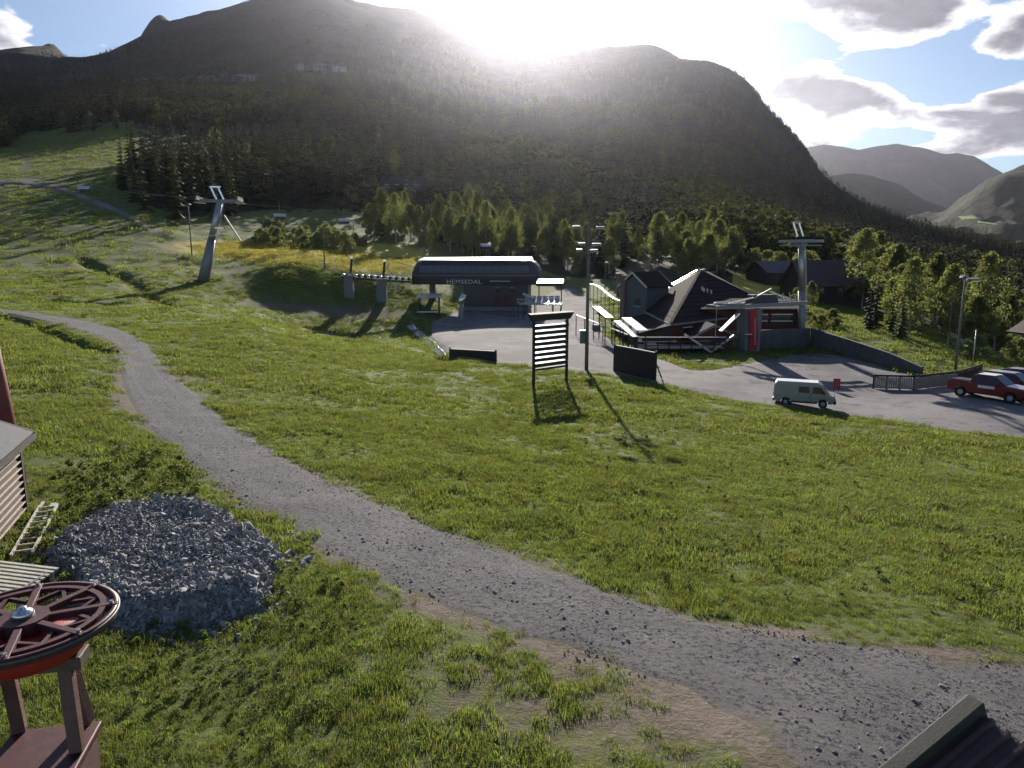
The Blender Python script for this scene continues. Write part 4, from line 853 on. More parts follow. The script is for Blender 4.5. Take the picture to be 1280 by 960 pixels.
k = (qq < 1.0 + .4 * rs.rand(nn) ** 5); x, y, hh = x[k], y[k], hh[k]; s = rs.lognormal(-3.25, .42, len(x))
s = s * (1 + .5 * np.clip(qq[k] - .6, 0, 1))
gn_scatter("crushed_stones", np.stack([x, y, H(x, y) + np.maximum(hh, 0) - .01 + rs.uniform(-.02, .02, len(x))], -1), np.stack([s * rs.uniform(.8, 1.4, len(x)), s, s * rs.uniform(.6, 1, len(x))], -1), rs.uniform(0, 6.28, (len(x), 3)), PS, "sharp grey crushed stones heaped beside the shed")

# ------------------------------------------------------------------ corrugated roof corner of the hut below the camera
c0 = Vector(PZ(1222, 890, 6.6)); d1 = (Vector(PZ(1124, 972, 6.25)) - c0); d1.normalize()
d2_ = Vector((-d1.y, d1.x, 0)) * -1
if d2_.x < 0: d2_ = -d2_
hr = thing("hut_roof", (c0.x, c0.y, HZ(c0.x, c0.y)), 0, "hut with dark brown ribbed metal roof beside the gravel track", "hut")
o_ = Vector((0, 0, c0.z - HZ(c0.x, c0.y)))
def rp_(u, w, h=0): return o_ + d1 * u + d2_ * w + Vector((0, 0, h - w * .10))
rib = MB(); cols = []; pw = .135
for k in range(26):
    w0 = .06 + k * pw; cols += [(w0, 0), (w0 + pw * .30, 0), (w0 + pw * .42, .035), (w0 + pw * .62, .035), (w0 + pw * .74, 0)]
vs_ = []; fs_ = []
for (w, h) in cols: vs_ += [rp_(.0, w, h), rp_(3.4, w, h)]
for k in range(len(cols) - 1): fs_.append((2 * k, 2 * k + 1, 2 * k + 3, 2 * k + 2))
rib.add(vs_, fs_); o = rib.build("roof_sheet", mat("brown_ribbed_metal", (.075, .052, .05), .45, .2, .25, 6, .1, 50), hr)
sm = o.modifiers.new("thick", 'SOLIDIFY'); sm.thickness = .01
b = MB(); b.beam(rp_(-.03, -.02, .02), rp_(3.4, -.02, .02), .13, .16); b.build("bargeboard", mat("dark_olive_board", (.045, .045, .036), .7, 0, .3, 5, .06, 60), hr, bevel=.008)
b = MB(); b.beam(rp_(-.02, 0.06, -.07), rp_(-.02, 3.3, -.07), .04, .10); b.build("fascia", M_dark, hr)
b = MB(); q4 = [rp_(.25, .2, -.08), rp_(3.3, .2, -.08), rp_(3.3, 3.4, -.08), rp_(.25, 3.4, -.08)]; b.add(q4 + [Vector((v.x, v.y, -.3)) for v in q4], [(0, 1, 2, 3), (7, 6, 5, 4), (0, 4, 5, 1), (1, 5, 6, 2), (2, 6, 7, 3), (3, 7, 4, 0)]); b.build("wall", M_redwall, hr)

# ------------------------------------------------------------------ piste map board with pale slats
a = G(667, 484); c = G(708, 478)
d = c - a; Wd = Vector((d.x, d.y)).length; rz = math.atan2(d.y, d.x)
sg = thing("slatted_sign_board", a, rz, "tall dark timber sign board with eight bright white slats on the grass", "sign")
Hh = 5.25
for x in (0, Wd):
    b = MB(); b.beam((x, 0, -.4), (x, 0, Hh - .25 + (a.z - c.z if x else 0)), .16, .16); b.build("post", M_dark, sg)
b = MB(); b.add([(-.5, -.25, Hh - .02), (Wd + .5, -.25, Hh - .02), (Wd + .5, .12, Hh + .06), (-.5, .12, Hh + .06), (-.2, -.14, Hh - .5), (Wd + .2, -.14, Hh - .5), (Wd + .2, .12, Hh - .5), (-.2, .12, Hh - .5)], [(0, 1, 2, 3), (7, 6, 5, 4), (0, 4, 5, 1), (1, 5, 6, 2), (2, 6, 7, 3), (3, 7, 4, 0)]); b.build("canopy", M_dark, sg)
M_slat = mat("white_sign_slat", (.80, .82, .84), .22, .35, .05, 3)
for k in range(8):
    z = Hh - .85 - k * .385; b = MB(); b.box((Wd / 2, -.10, z - .15), (Wd - .16, .04, .25)); lv_ = b.build("louvre", M_dark, sg)
    b = MB(); b.slab([(.1, -.11, z - .03), (Wd - .1, -.11, z - .03), (Wd - .1, .22, z + .03), (.1, .22, z + .03)], .03); b.build("slat", M_slat, sg)
b = MB(); b.box((Wd / 2, 0, Hh - 4.0), (Wd, .12, .16)); b.build("lower_rail", M_dark, sg)

# ------------------------------------------------------------------ lamp poles
def lamp_pole(px, py, h, label, lamps, box=False, r=.17, name="floodlight_pole", yaw=0, m=None):
    g = G(px, py); t = thing(name, g, yaw, label, "lamp post")
    b = MB(); b.tube([(0, 0, -.5), (0, 0, h * .5), (0.02, 0, h)], [r, r * .8, r * .62], 10); b.build("pole", m or M_pole, t, True)
    for (x, z, w) in lamps:
        b = MB(); b.beam((0, 0, z - .25), (x * .8, 0, z - .12), .05, .05); ar = b.build("lamp_arm", M_greysteel, t)
        b = MB(); b.box((x, 0, z), (w, .6, .16), ry=0, rx=R(-6), tx=.05, ty=.05); l = b.build("lamp_head", M_greysteel, t)
        b = MB(); b.box((x, -.03, z + .095), (w * .9, .52, .02), rx=R(6)); b.build("lamp_cover", M_roofmetal, l)
    if box:
        b = MB(); b.box((-.38, -.05, 2.75), (.42, .35, 1.05)); e = b.build("switch_box", M_green, t, bevel=.01)
        b = MB(); b.box((-.38, -.05, 3.31), (.50, .43, .06)); b.build("box_lid", M_roofmetal, e)
    return t
lamp_pole(733, 462, 12.0, "tall floodlight pole with a green switch box beside the gravel yard", [(-1.0, 11.75, .7), (.95, 11.7, .75), (-.55, 10.4, .6), (.65, 10.35, .8), (-.75, 9.9, .5), (.35, 9.85, .9)], True)
lamp_pole(1194, 464, 8.9, "slim floodlight pole beside the parked red pickup", [(-.12, 8.7, .55), (.75, 8.45, 1.3)], False, .12)
lamp_pole(756, 364, 5.6, "short lamp post at the back corner of the gravel yard", [(.25, 5.5, .7)], False, .10)
lamp_pole(240, 321, 10.0, "thin lamp pole on the slope beyond the leaning lift tower", [(.2, 9.9, .5)], False, .13)
lamp_pole(406, 336, 8.2, "thin lamp pole in front of the golden meadow", [(.2, 8.1, .5)], False, .12)
lamp_pole(443, 321, 6.5, "thin pole standing within the golden meadow", [(.15, 6.4, .4)], False, .09)
g = G(1215, 462); t = thing("flag_pole", g, 0, "bare thin flag pole behind the parked cars", "pole"); b = MB(); b.tube([(0, 0, -.4), (0, 0, 3.8)], [.06, .045], 8); b.build("shaft", M_steel, t, True); b = MB(); b.lathe((0, 0, 3.8), [(0, -.02), (.08, 0), (.08, .06), (0, .09)], 8, close=False); b.build("cap", M_steel, t)

# ------------------------------------------------------------------ dark board screens on the yard edge
def screen(pa, pb, h, label, n, strut=True, tilt=0.0):
    a = G(*pa); c = G(*pb); d = c - a; L = Vector((d.x, d.y)).length; t = thing("board_screen", a, math.atan2(d.y, d.x), label, "screen")
    w = L / n
    for k in range(n):
        z0 = d.z * (k + .5) / n; b = MB(); b.box((w * (k + .5), 0, z0 + h / 2 - .05 - tilt * (k + .5) / n / 2), (w * .96, .05, h - tilt * (k + .5) / n)); b.build("board", M_dark, t)
    for x in (0, L):
        b = MB(); b.beam((x, .07, d.z * x / L - .3), (x, .07, d.z * x / L + h + .12), .14, .14); b.build("post", M_dark, t)
    b = MB(); b.beam((0, -.0, h - .02), (L, -.0, d.z + h - tilt - .02), .16, .06); b.build("cap_rail", M_pale, t)
    for x in (L * .35, L * .95):
        b = MB(); b.beam((x, .1, h * .75), (x, 1.0, 0), .08, .08); b.build("strut", M_dark, t)
screen((767, 464), (818, 476), 2.25, "tall dark board screen beside the floodlight pole", 16)
screen((562, 448), (619, 452), .95, "low dark board barrier at the near edge of the yard", 20)

# ------------------------------------------------------------------ lift terminal
TY = 121.0; tl = Vector(PT(514, 388, TY + 1.5)); tr_ = Vector(PT(674, 388, TY - 1.0))
tz = HZ(0, TY) ; tz = float(H([tl.x, 0, tr_.x], [TY, TY, TY]).min())
LT = (tr_ - tl); LT.z = 0; LL = LT.length; rz = math.atan2(LT.y, LT.x); base_z = float(PT(640, 388, TY)[2])
tm = thing("lift_terminal", (tl.x, tl.y, base_z), rz, "long dark chairlift terminal with pale roof strip and HEMSEDAL lettering", "lift station")
zb, zt = float(PT(600, 356, TY)[2]) - base_z, float(PT(600, 323.5, TY)[2]) - base_z
hbt = zt - zb; DP = 7.0
def section(x, k):      # rounded cross-section, k shrinks towards the ends
    pts = [(-.0, .0), (-.25, .25), (-.30, .42), (.10, .72), (1.0, .95), (2.2, 1.0), (4.8, 1.0), (6.0, .95), (6.9, .72), (7.3, .42), (7.25, .25), (7.0, 0)]
    return [(x, 3.5 + (y - 3.5) * (.55 + .45 * k), zb + hbt * (z if z < .3 else .3 + (z - .3) * k)) for y, z in pts]
b = MB(); xs = [(0, .35), (.35, .62), (.9, .84), (1.8, .97), (3, 1), (LL - 3, 1), (LL - 1.8, .97), (LL - .9, .84), (LL - .35, .62), (LL, .35)]; secs = [section(x, k) for x, k in xs]; n_ = len(secs[0])
vs_ = [p for s in secs for p in s]; fs_ = [(i * n_ + j, i * n_ + (j + 1) % n_, (i + 1) * n_ + (j + 1) % n_, (i + 1) * n_ + j) for i in range(len(secs) - 1) for j in range(n_)] + [tuple(range(n_ - 1, -1, -1)), tuple((len(secs) - 1) * n_ + j for j in range(n_))]
b.add(vs_, fs_); b.build("hood", M_charcoal, tm, bevel=.05)
b = MB(); b.slab([(1.2, .55, zt - .22), (LL - 1.2, .55, zt - .22), (LL - 1.6, 3.6, zt + .27), (1.6, 3.6, zt + .27)], .06); b.build("roof_strip", M_roofmetal, tm)
for k in range(15):
    x0 = 1.6 + k * (LL - 3.2) / 15; w = (LL - 3.2) / 15 * .88
    b = MB(); b.slab([(x0, -.28, zb + hbt * .46), (x0 + w, -.28, zb + hbt * .46), (x0 + w, .06, zb + hbt * .73), (x0, .06, zb + hbt * .73)], -.03); b.build("window", mat("smoked_glass", (.11, .12, .145), .12, .1, .1), tm)
b = MB(); b.box((LL / 2, -.30, zb + hbt * .36), (LL - 1.2, .05, .07)); b.build("trim_band", M_greysteel, tm)
tmsh = text_mesh("HEMSEDAL", .98, mat("pale_letters", (.62, .62, .62), .5, 0, .05), depth=.03); o = obj("lettering", tmsh, tm); o["label"] = "pale HEMSEDAL lettering on the terminal hood"
sc_ = LL / 160; o.location = ((581.5 - 514) * sc_, -.33, zb + .17); o.rotation_euler = (R(90), 0, 0)
wx = max(v.co.x for v in tmsh.vertices) - min(v.co.x for v in tmsh.vertices); o.scale = (43 * sc_ / wx, 1.0, 1)
b = MB(); b.box(((626 - 514) * sc_, -.29, zb + .62), (3.4, .04, .10)); b.build("sign_strip", mat("pale_letters", (.6, .6, .6)), tm)
x0, x1 = (580 - 514) * sc_, (660 - 514) * sc_
b = MB(); b.box(((x0 + x1) / 2, 3.3, zb / 2 - .2), (x1 - x0, 5.4, zb + .5)); b.build("machine_house", M_charcoal, tm)
b = MB(); b.box(((x0 + x1) / 2, 3.2, .1), (x1 - x0 + .3, 5.8, .9)); b.build("plinth", M_conc, tm)
for k in range(12):
    b = MB(); b.box((x0 + (k + .5) * (x1 - x0) / 12, .585, zb / 2 + .2), ((x1 - x0) / 12 * .9, .04, zb - .8)); b.build("cladding_panel", M_charcoal, tm)
for (px_, w, h) in ((621, 1.0, 2.1), (634, 1.0, 2.1)):
    xx = (px_ - 514) * sc_; b = MB(); b.box((xx, .54, .55 + h / 2), (w, .06, h)); dd = b.build("door", M_redwall, tm); b = MB(); b.box((xx + .35, .50, 1.5), (.12, .05, .05)); b.build("handle", M_steel, dd)
for px_ in (623, 640):
    xx = (px_ - 514) * sc_; b = MB(); b.box((xx, .54, zb - .9), (.75, .05, .7)); wi = b.build("window", M_glass, tm); b = MB(); b.box((xx, .515, zb - .52), (.85, .04, .06)); b.build("frame", M_steel, wi)
b = MB(); b.tube([((536 - 514) * sc_, 3.4, -.4), ((536 - 514) * sc_, 3.4, zb + .1)], [.55, .5], 14); b.build("support_column", M_conc, tm, True)
# side platform with parked shiny equipment
pl = thing("loading_platform", Vector(PT(676, 391, TY - 6)) * 1.0, rz, "cluttered raised loading platform with canopy at the terminal end", "platform"); pl.location.z = HZ(pl.location.x, pl.location.y)
b = MB(); b.box((0, 0, 1.75), (6.6, 3.2, .18)); b.build("deck", M_steel, pl)
for x in (-2.4, -.9, 1.9, 3.0):
    for y in (-1.4, 1.4): b = MB(); b.beam((x, y, -.3), (x + (.3 if x > 2.5 else 0), y, 1.7), .13, .13); b.build("leg", M_dark, pl)
b = MB(); b.slab([(-.6, -1.8, 5.1), (3.5, -1.8, 5.1), (3.5, 1.8, 5.6), (-.6, 1.8, 5.6)], .3); b.build("canopy", M_roofmetal, pl)
b = MB(); b.box((1.45, -1.83, 4.85), (4.2, .06, .5)); b.build("canopy_fascia", M_dark, pl)
for x in (-.4, 3.2): b = MB(); b.beam((x, 1.2, 1.8), (x, 1.2, 5.0), .16, .16); b.build("canopy_post", M_dark, pl)
b = MB(); b.tube([(-3.2, -1.5, 2.75), (3.2, -1.5, 2.75)], .035, 6); b.build("hand_rail", M_chrome, pl)
for k in range(8): b = MB(); b.tube([(-3.2 + k * .914, -1.5, 1.84), (-3.2 + k * .914, -1.5, 2.75)], .025, 5); b.build("rail_post", M_chrome, pl)
for k in range(6):
    rsx = random.Random(k); b = MB(); cx = -2.6 + k * .95; b.slab([(cx, -1.0, 2.0), (cx + .8, -1.0, 2.0), (cx + .8, .2, 2.25 + rsx.random() * .2), (cx, .2, 2.25)], .12); b.slab([(cx, .2, 2.3), (cx + .8, .2, 2.3), (cx + .8, .55, 3.0), (cx, .55, 3.0)], .1)
    t = b.build("chair_seat", mat("pale_seat_shell", (.55, .56, .58), .2, .2, .1), pl)
b = MB(); b.add([(-2.9, -.6, 3.3), (-1.1, -.9, 2.7), (-1.1, .4, 2.9), (-2.9, .6, 3.5), (-2.9, -.6, 3.2), (-1.1, -.9, 2.6), (-1.1, .4, 2.8), (-2.9, .6, 3.4)], [(0, 1, 2, 3), (7, 6, 5, 4), (0, 4, 5, 1), (1, 5, 6, 2), (2, 6, 7, 3), (3, 7, 4, 0)]); b.build("slanted_cover", M_roofmetal, pl)
# pair of posts with a reader box
g = G(651, 401); t = thing("ticket_gate", g, rz, "pair of slim dark gate posts with a cross box on the yard", "gate")
for x in (-.38, .38): b = MB(); b.beam((x, 0, -.2), (x, 0, 2.6), .11, .11); b.build("post", M_dark, t); b = MB(); b.box((x, 0, 2.65), (.22, .2, .14)); b.build("post_cap", M_chrome, t)
b = MB(); b.box((-.1, .0, 3.1), (1.1, .35, .3)); b.build("reader_box", M_wood, t); b = MB(); b.beam((-.38, 0, 2.6), (-.38, 0, 3.0), .08, .08); b.build("bracket", M_dark, t)
# open kiosk with bright roof
g = G(537, 392); t = thing("open_shelter", g, rz + R(8), "small open shelter with bright flat roof beside the stream", "shelter")
for x in (-1.55, 1.55):
    for y in (-1, 1.1): b = MB(); b.beam((x, y, -.6), (x, y, 2.7), .14, .14); b.build("post", M_dark, t)
b = MB(); b.slab([(-1.9, -1.4, 2.72), (1.9, -1.4, 2.72), (1.9, 1.5, 3.15), (-1.9, 1.5, 3.15)], .16); b.build("roof", M_roofmetal, t)
b = MB(); b.box((-.2, -1.0, .35), (3.3, 1.0, .12)); b.build("bench_top", M_roofmetal, t); b = MB(); b.box((-.2, -1.0, .0), (3.0, .8, .6)); b.build("bench_base", M_dark, t)
# wrapped snow gun
g = G(576, 405); t = thing("snow_gun", g, R(20), "snow gun on a grey wrapped mast standing on the yard", "snow gun")
b = MB(); b.tube([(0, 0, -.1), (.02, 0, 1.6), (.15, 0, 2.9)], [.5, .38, .30], 10); b.build("wrapped_mast", M_wood, t, True)
b = MB(); b.tube([(-.15, -.1, 3.1), (.45, .2, 3.9), (.6, .25, 4.2)], [.45, .42, .36], 14); hd = b.build("fan_barrel", M_chrome, t, True); b = MB(); b.tube([(.58, .24, 4.15), (.64, .26, 4.28)], [.38, .38], 14); b.build("nozzle_ring", M_white, hd)
b = MB(); b.tube([(.45, -.3, 0.0), (.45, -.3, .12)], [.55, .5], 14); b.build("foot_disc", M_white, t)

# ------------------------------------------------------------------ carrier rail on two piers left of the terminal
def pier(px0, py0, py1, Y, label, w):
    g = Vector(PT(px0, py0, Y)); gz = HZ(g.x, g.y); top = float(PT(px0, py1, Y)[2]) - gz
    t = thing("concrete_pier", (g.x, g.y, gz), 0, label, "pier"); b = MB(); b.box((0, 0, top / 2 - .3), (w, 1.2, top + .6), tx=.12); b.build("shaft", M_conc, t, bevel=.03); b = MB(); b.box((0, 0, top + .12), (w * 1.2, 1.6, .25)); b.build("head", M_conc, t)
    b = MB(); b.beam((.2, .4, top + .2), (.55, .4, top + 3.0), .32, .32); b.build("drive_post", M_dark, t); b = MB(); b.box((.58, .4, top + 3.1), (.5, .5, .35)); b.build("drive_head", M_chrome, t)
    b = MB(); b.beam((.5, .4, top + 2.4), (2.2, .4, top + .5), .1, .1); b.build("brace", M_dark, t)
pier(437, 377, 346, 119.5, "leaning concrete pier under the dark carrier rail", 1.6); pier(478, 383, 350, 119.0, "concrete pier under the carrier rail close to the terminal", 1.7)
ra, rb_ = Vector(PT(428, 345, 120)), Vector(PT(513, 350.5, 121)); d = rb_ - ra
cr = thing("carrier_rail", (ra.x, ra.y, ra.z), math.atan2(d.y, d.x), "dark carrier rail with rows of tyres leading into the terminal", "lift rail"); Lr = d.length
for y in (-.5, .5): b = MB(); b.beam((0, y, -.25), (Lr, y, d.z - .25), .14, .32); b.build("rail_beam", M_dark, cr)
for k in range(22):
    tt = (k + .5) / 22; b = MB(); b.tube([(Lr * tt, -.62, d.z * tt + .2), (Lr * tt, -.38, d.z * tt + .2)], [.27, .27], 10); b.build("drive_tyre", M_rubber if k % 2 else M_steel, cr)
b = MB(); b.tube([(0, -.9, .75), (Lr, -.9, d.z + .75)], .04, 5); b.build("hand_rail", M_steel, cr)

# ------------------------------------------------------------------ lift towers
def tower(base, top, r0, r1, label, yaw, arm=5.0, name="lift_tower", frame=True):
    t = thing(name, base, 0, label, "lift tower"); T = Vector(top) - Vector(base)
    b = MB(); b.tube([(0, 0, -.6), T * .52], [r0, r1 * 1.12], 14); b.build("lower_shaft", M_greysteel, t, True)
    b = MB(); b.tube([T * .52, T], [r1, r1 * .85], 14); b.build("upper_shaft", M_steel, t, True)
    ca, sa = math.cos(yaw), math.sin(yaw); ax = Vector((ca, sa, 0)); ay = Vector((-sa, ca, 0))
    b = MB(); b.beam(T - ax * arm / 2, T + ax * arm / 2, .5, .45); b.build("crossarm", M_greysteel, t)
    for s in (-1, 1):
        e = T + ax * (s * arm / 2)
        b = MB(); b.beam(e - ay * 2.2 + Vector((0, 0, .15)), e + ay * 2.2 + Vector((0, 0, .15)), .22, .3); sb = b.build("sheave_beam", M_steel, t)
        for k in range(8): c = e + ay * (-2 + k * .57) + Vector((0, 0, .42)); b = MB(); b.tube([c - ax * .07, c + ax * .07], [.24, .24], 12); b.build("sheave", M_rubber, sb)
        b = MB(); b.box(e + Vector((0, 0, -.35)), (1.1, 3.4, .08), rz=yaw); b.build("catwalk", M_steel, t)
    if frame:
        f0 = T + Vector((0, 0, .3)); 
        for s in (-1, 1):
            b = MB(); b.beam(f0 + ax * (s * .55) + Vector((0, 0, 0)), f0 + ax * (s * .55 - .8) + ay * .3 + Vector((0, 0, 1.9)), .2, .2); b.build("lifting_frame", M_chrome, t)
        b = MB(); b.beam(f0 + ax * (-1.5) + ay * .3 + Vector((0, 0, 1.9)), f0 + ax * (.2) + ay * .3 + Vector((0, 0, 1.9)), .2, .2); b.build("frame_top", M_chrome, t)
    b = MB(); [b.beam(T * .05 + Vector((r0 + .15, -s, 0)), T * .98 + Vector((r1 + .12, -s, 0)), .04, .04) for s in (.15, -.15)]
    for k in range(36): q = T * (.05 + .026 * k); b.beam(q + Vector((r0 + .14, -.15, 0)), q + Vector((r0 + .14, .15, 0)), .03, .03)
    b.build("ladder", M_steel, t)
    return t, T
gl = Vector(PT(253, 352, 118)); gl.z = HZ(gl.x, gl.y); topl = Vector(PT(275, 251, 119.5))
tw, TT = tower(gl, topl, .95, .55, "big leaning lift tower with bright frame on the grassy slope", R(10), 6.2)
b = MB(); b.box(TT * .55 + Vector((.9, -.4, .2)), (1.8, 1.3, .12)); b.build("service_platform", M_steel, tw); b = MB(); b.box(TT * .66 + Vector((1.1, -.3, 0)), (1.4, .8, .14)); b.build("upper_step", M_chrome, tw)
b = MB(); b.beam(TT * .82 + Vector((1.0, .5, 0)), TT * .5 + Vector((4.6, .5, 0)), .2, .2); b.build("stay", M_greysteel, tw)
gr = G(1003, 428); topr = Vector(PT(1001, 303, gr.y))
tower(gr, topr, .42, .34, "slim straight lift tower rising beside the red lodge wall", R(35), 1.9, frame=True)
# small bases and far masts
for (px_, py_, h, lab) in ((613, 330, 5.0, "thin lift mast with lamp rising behind the terminal roof"), (486, 335, 3.2, "thin leaning stay pole above the carrier rail")):
    g = G(px_, py_); t = thing("thin_mast", g, 0, lab, "mast"); b = MB(); b.tube([(0, 0, -.3), (-.25, 0, h)], [.1, .07], 6); b.build("shaft", M_greysteel, t); b = MB(); b.box((-.2, 0, h + .1), (.55, .3, .2)); b.build("head", M_chrome, t)
# ------------------------------------------------------------------ chairs on the ropes
def chair(px, py, Y, label, s=1.0, yaw=0.0):
    p = Vector(PT(px, py, Y)); t = thing("lift_chair", p, yaw, label, "lift chair", "chairs hanging on the lift ropes"); t.scale = (s,) * 3
    b = MB(); b.tube([(0, 0, 3.6), (0, 0, 1.9), (0, .25, 1.2)], [.06, .06, .06], 6); b.build("hanger", M_greysteel, t)
    b = MB(); b.beam((-1.3, .25, 1.2), (1.3, .25, 1.2), .1, .1); b.build("top_bar", M_greysteel, t)
    b = MB(); b.slab([(-1.3, -.25, 0), (1.3, -.25, 0), (1.3, .3, .05), (-1.3, .3, .05)], .12); b.build("seat", M_black, t)
    b = MB(); b.slab([(-1.3, .3, .1), (1.3, .3, .1), (1.3, .45, .8), (-1.3, .45, .8)], .1); b.build("backrest", M_black, t)
    b = MB(); q = [(-.62, .55), (-.55, .85), (-.3, 1.08), (.05, 1.2), (.4, 1.25)]; vs_ = [(x, y, z) for y, z in q for x in (-1.35, 1.35)]; b.add(vs_, [(2 * i, 2 * i + 1, 2 * i + 3, 2 * i + 2) for i in range(4)]); o = b.build("bubble_hood", mat("bubble_visor", (.55, .57, .58), .15, .5, .05), t); o.modifiers.new("thick", 'SOLIDIFY').thickness = .04
    for x in (-1.3, 1.3): b = MB(); b.beam((x, .25, 1.2), (x, .2, 0), .06, .06); b.build("side_bar", M_greysteel, t)
    return t
chair(106, 240, 165, "lift chair with shiny visor hanging above the shaded slope")
chair(350, 274, 170, "lift chair hanging in front of the willow bushes", 1.0, R(20))
chair(430, 280, 175, "lift chair hanging in front of the birch clump", 1.0, R(20))
chair(607, 311, 160, "lift chair seen just above the terminal roof", .9, R(20))
M_rope = mat("lift_rope", (.16, .16, .16), .5, .3, .1)
def rope(p, label, r=.045):
    b = MB(); pts = []
    for a, c in zip(p[:-1], p[1:]):
        for k in range(9):
            t = k / 9; q = Vector(a).lerp(Vector(c), t); q.z -= (Vector(c) - Vector(a)).length * .012 * 4 * t * (1 - t); pts.append(q)
    b.tube(pts + [Vector(p[-1])], r, 5); return tag(b.build("lift_rope", M_rope), label, "rope")
rope([PT(-60, 205, 190), PT(106, 228, 165), topl + Vector((-3, 0, .6)), PT(515, 333, 121)], "steel lift rope from the shaded slope over the leaning tower to the terminal")
rope([PT(160, 237, 190), PT(350, 258, 170), PT(430, 265, 175), PT(560, 272, 178), PT(720, 288, 182)], "thin lift rope crossing in front of the birch belt", .05)
# ------------------------------------------------------------------ lodge
def gable(z0, x0, x1, xr, ze, zr): return [(x0, z0), (x1, z0), (x1, ze), (xr, zr), (x0, ze)]
lrz = R(-7)
LC = {'D': (17.2, 78.0, 2.9), 'C': (34.5, 92.0, 3.3), 'E': (35.0, 114.0, 3.3), 'A': (17.2, 101.0, 3.2)}
B1, B2 = Vector((25.6, 99.0, 8.2)), Vector((28.0, 106.0, 8.2))
lo = thing("ski_lodge", (17.2, 78.0, 0), 0, "large red timber lodge with a broad brown hipped roof facing the yard", "building")
off = Vector((17.2, 78.0, 0)); LC = {k: Vector(v) - off for k, v in LC.items()}; B1 -= off; B2 -= off
ctr_ = (LC['D'] + LC['C'] + LC['E'] + LC['A']) / 4
M_roofd = mat("dark_brown_felt", (.036, .026, .027), .95, 0, .25, 2.5, .5, 18, .08)
def inward(p, k): q = p + (Vector((ctr_.x, ctr_.y, p.z)) - p).normalized() * k; return q
cs = [LC[k] for k in 'DCEA']; ws = [inward(p, .9) for p in cs]
for i in range(4):
    p, q = ws[i], ws[(i + 1) % 4]; d = (q - p); L = Vector((d.x, d.y)).length; nbd = int(L / .55); nrm = Vector((d.y, -d.x, 0)).normalized()
    b = MB(); b.slab([Vector((p.x, p.y, -1.2)), Vector((q.x, q.y, -1.2)), q - Vector((0, 0, .1)), p - Vector((0, 0, .1))], .2); wl_ = b.build("wall", M_redwall, lo)
    if i in (0, 3):
        for k in range(nbd):
            c_ = p.lerp(q, (k + .5) / nbd) + nrm * .02; b = MB(); b.box((c_.x, c_.y, c_.z / 2 - .3), (L / nbd * .84, .06, c_.z + .35), rz=math.atan2(d.y, d.x)); b.build("wall_board", M_redwall, wl_)
        for k in range(5):
            c_ = p.lerp(q, (k + .7) / 5.6) + nrm * .06; b = MB(); b.box((c_.x, c_.y, 1.75), (1.5, .08, .95), rz=math.atan2(d.y, d.x)); wi = b.build("window", M_glass, lo); b = MB(); c_ = c_ + nrm * .04; b.box((c_.x, c_.y, 2.27), (1.65, .06, .09), rz=math.atan2(d.y, d.x)); b.build("frame", M_white, wi)
for name_, fc in (("front", [cs[0], cs[1], B1]), ("right", [cs[1], cs[2], B2, B1]), ("back", [cs[2], cs[3], B2]), ("left", [cs[3], cs[0], B1, B2])):
    b = MB(); b.slab(fc, .25); rf = b.build("roof", M_roofd, lo)
    for k in range(1, 12):     # lap edges of the roofing courses
        t = k / 12; a_ = fc[0].lerp(fc[-1], t); c_ = fc[1].lerp(fc[2], t); b = MB(); b.beam(a_ + Vector((0, 0, .02)), c_ + Vector((0, 0, .02)), .12, .05); b.build("roof_course", M_roofd, rf)
    b = MB(); b.beam(fc[0] - Vector((0, 0, .15)), fc[1] - Vector((0, 0, .15)), .12, .20); b.build("gutter", M_greysteel if name_ != "left" else M_steel, lo)
for (p, q, m_) in ((cs[0], B1, M_roofd), (cs[1], B1, M_roofd), (cs[3], B2, M_roofmetal), (cs[2], B2, M_roofd), (B1, B2, M_roofmetal)):
    b = MB(); b.beam(p + Vector((0, 0, .06)), q + Vector((0, 0, .06)), .34, .12); b.build("hip_cap", m_, lo)
for (u, w) in ((.30, .52), (.36, .50), (.42, .47), (.27, .55)):
    p = cs[0].lerp(cs[1], u).lerp(B1, w); b = MB(); b.tube([p - Vector((0, 0, .1)), p + Vector((0, 0, .45))], [.11, .11], 8); b.build("roof_vent", M_steel, lo)
p = cs[3].lerp(B1, .55); b = MB(); b.slab([cs[3].lerp(B1, .5) + Vector((-.1, .3, .2)), cs[3].lerp(B1, .97) + Vector((-.1, .3, .2)), cs[3].lerp(B1, .97) + Vector((-.2, .9, .15)), cs[3].lerp(B1, .5) + Vector((-.2, .9, .15))], .05); b.build("ridge_flashing", M_roofmetal, lo)
b = MB(); b.slab([cs[3].lerp(cs[0], .30) + Vector((-.05, 0, -.02)), cs[3].lerp(cs[0], .62) + Vector((-.05, 0, -.02)), cs[3].lerp(cs[0], .62) + Vector((.35, 0, .12)), cs[3].lerp(cs[0], .30) + Vector((.35, 0, .12))], .04); b.build("eave_flashing", M_roofmetal, lo)
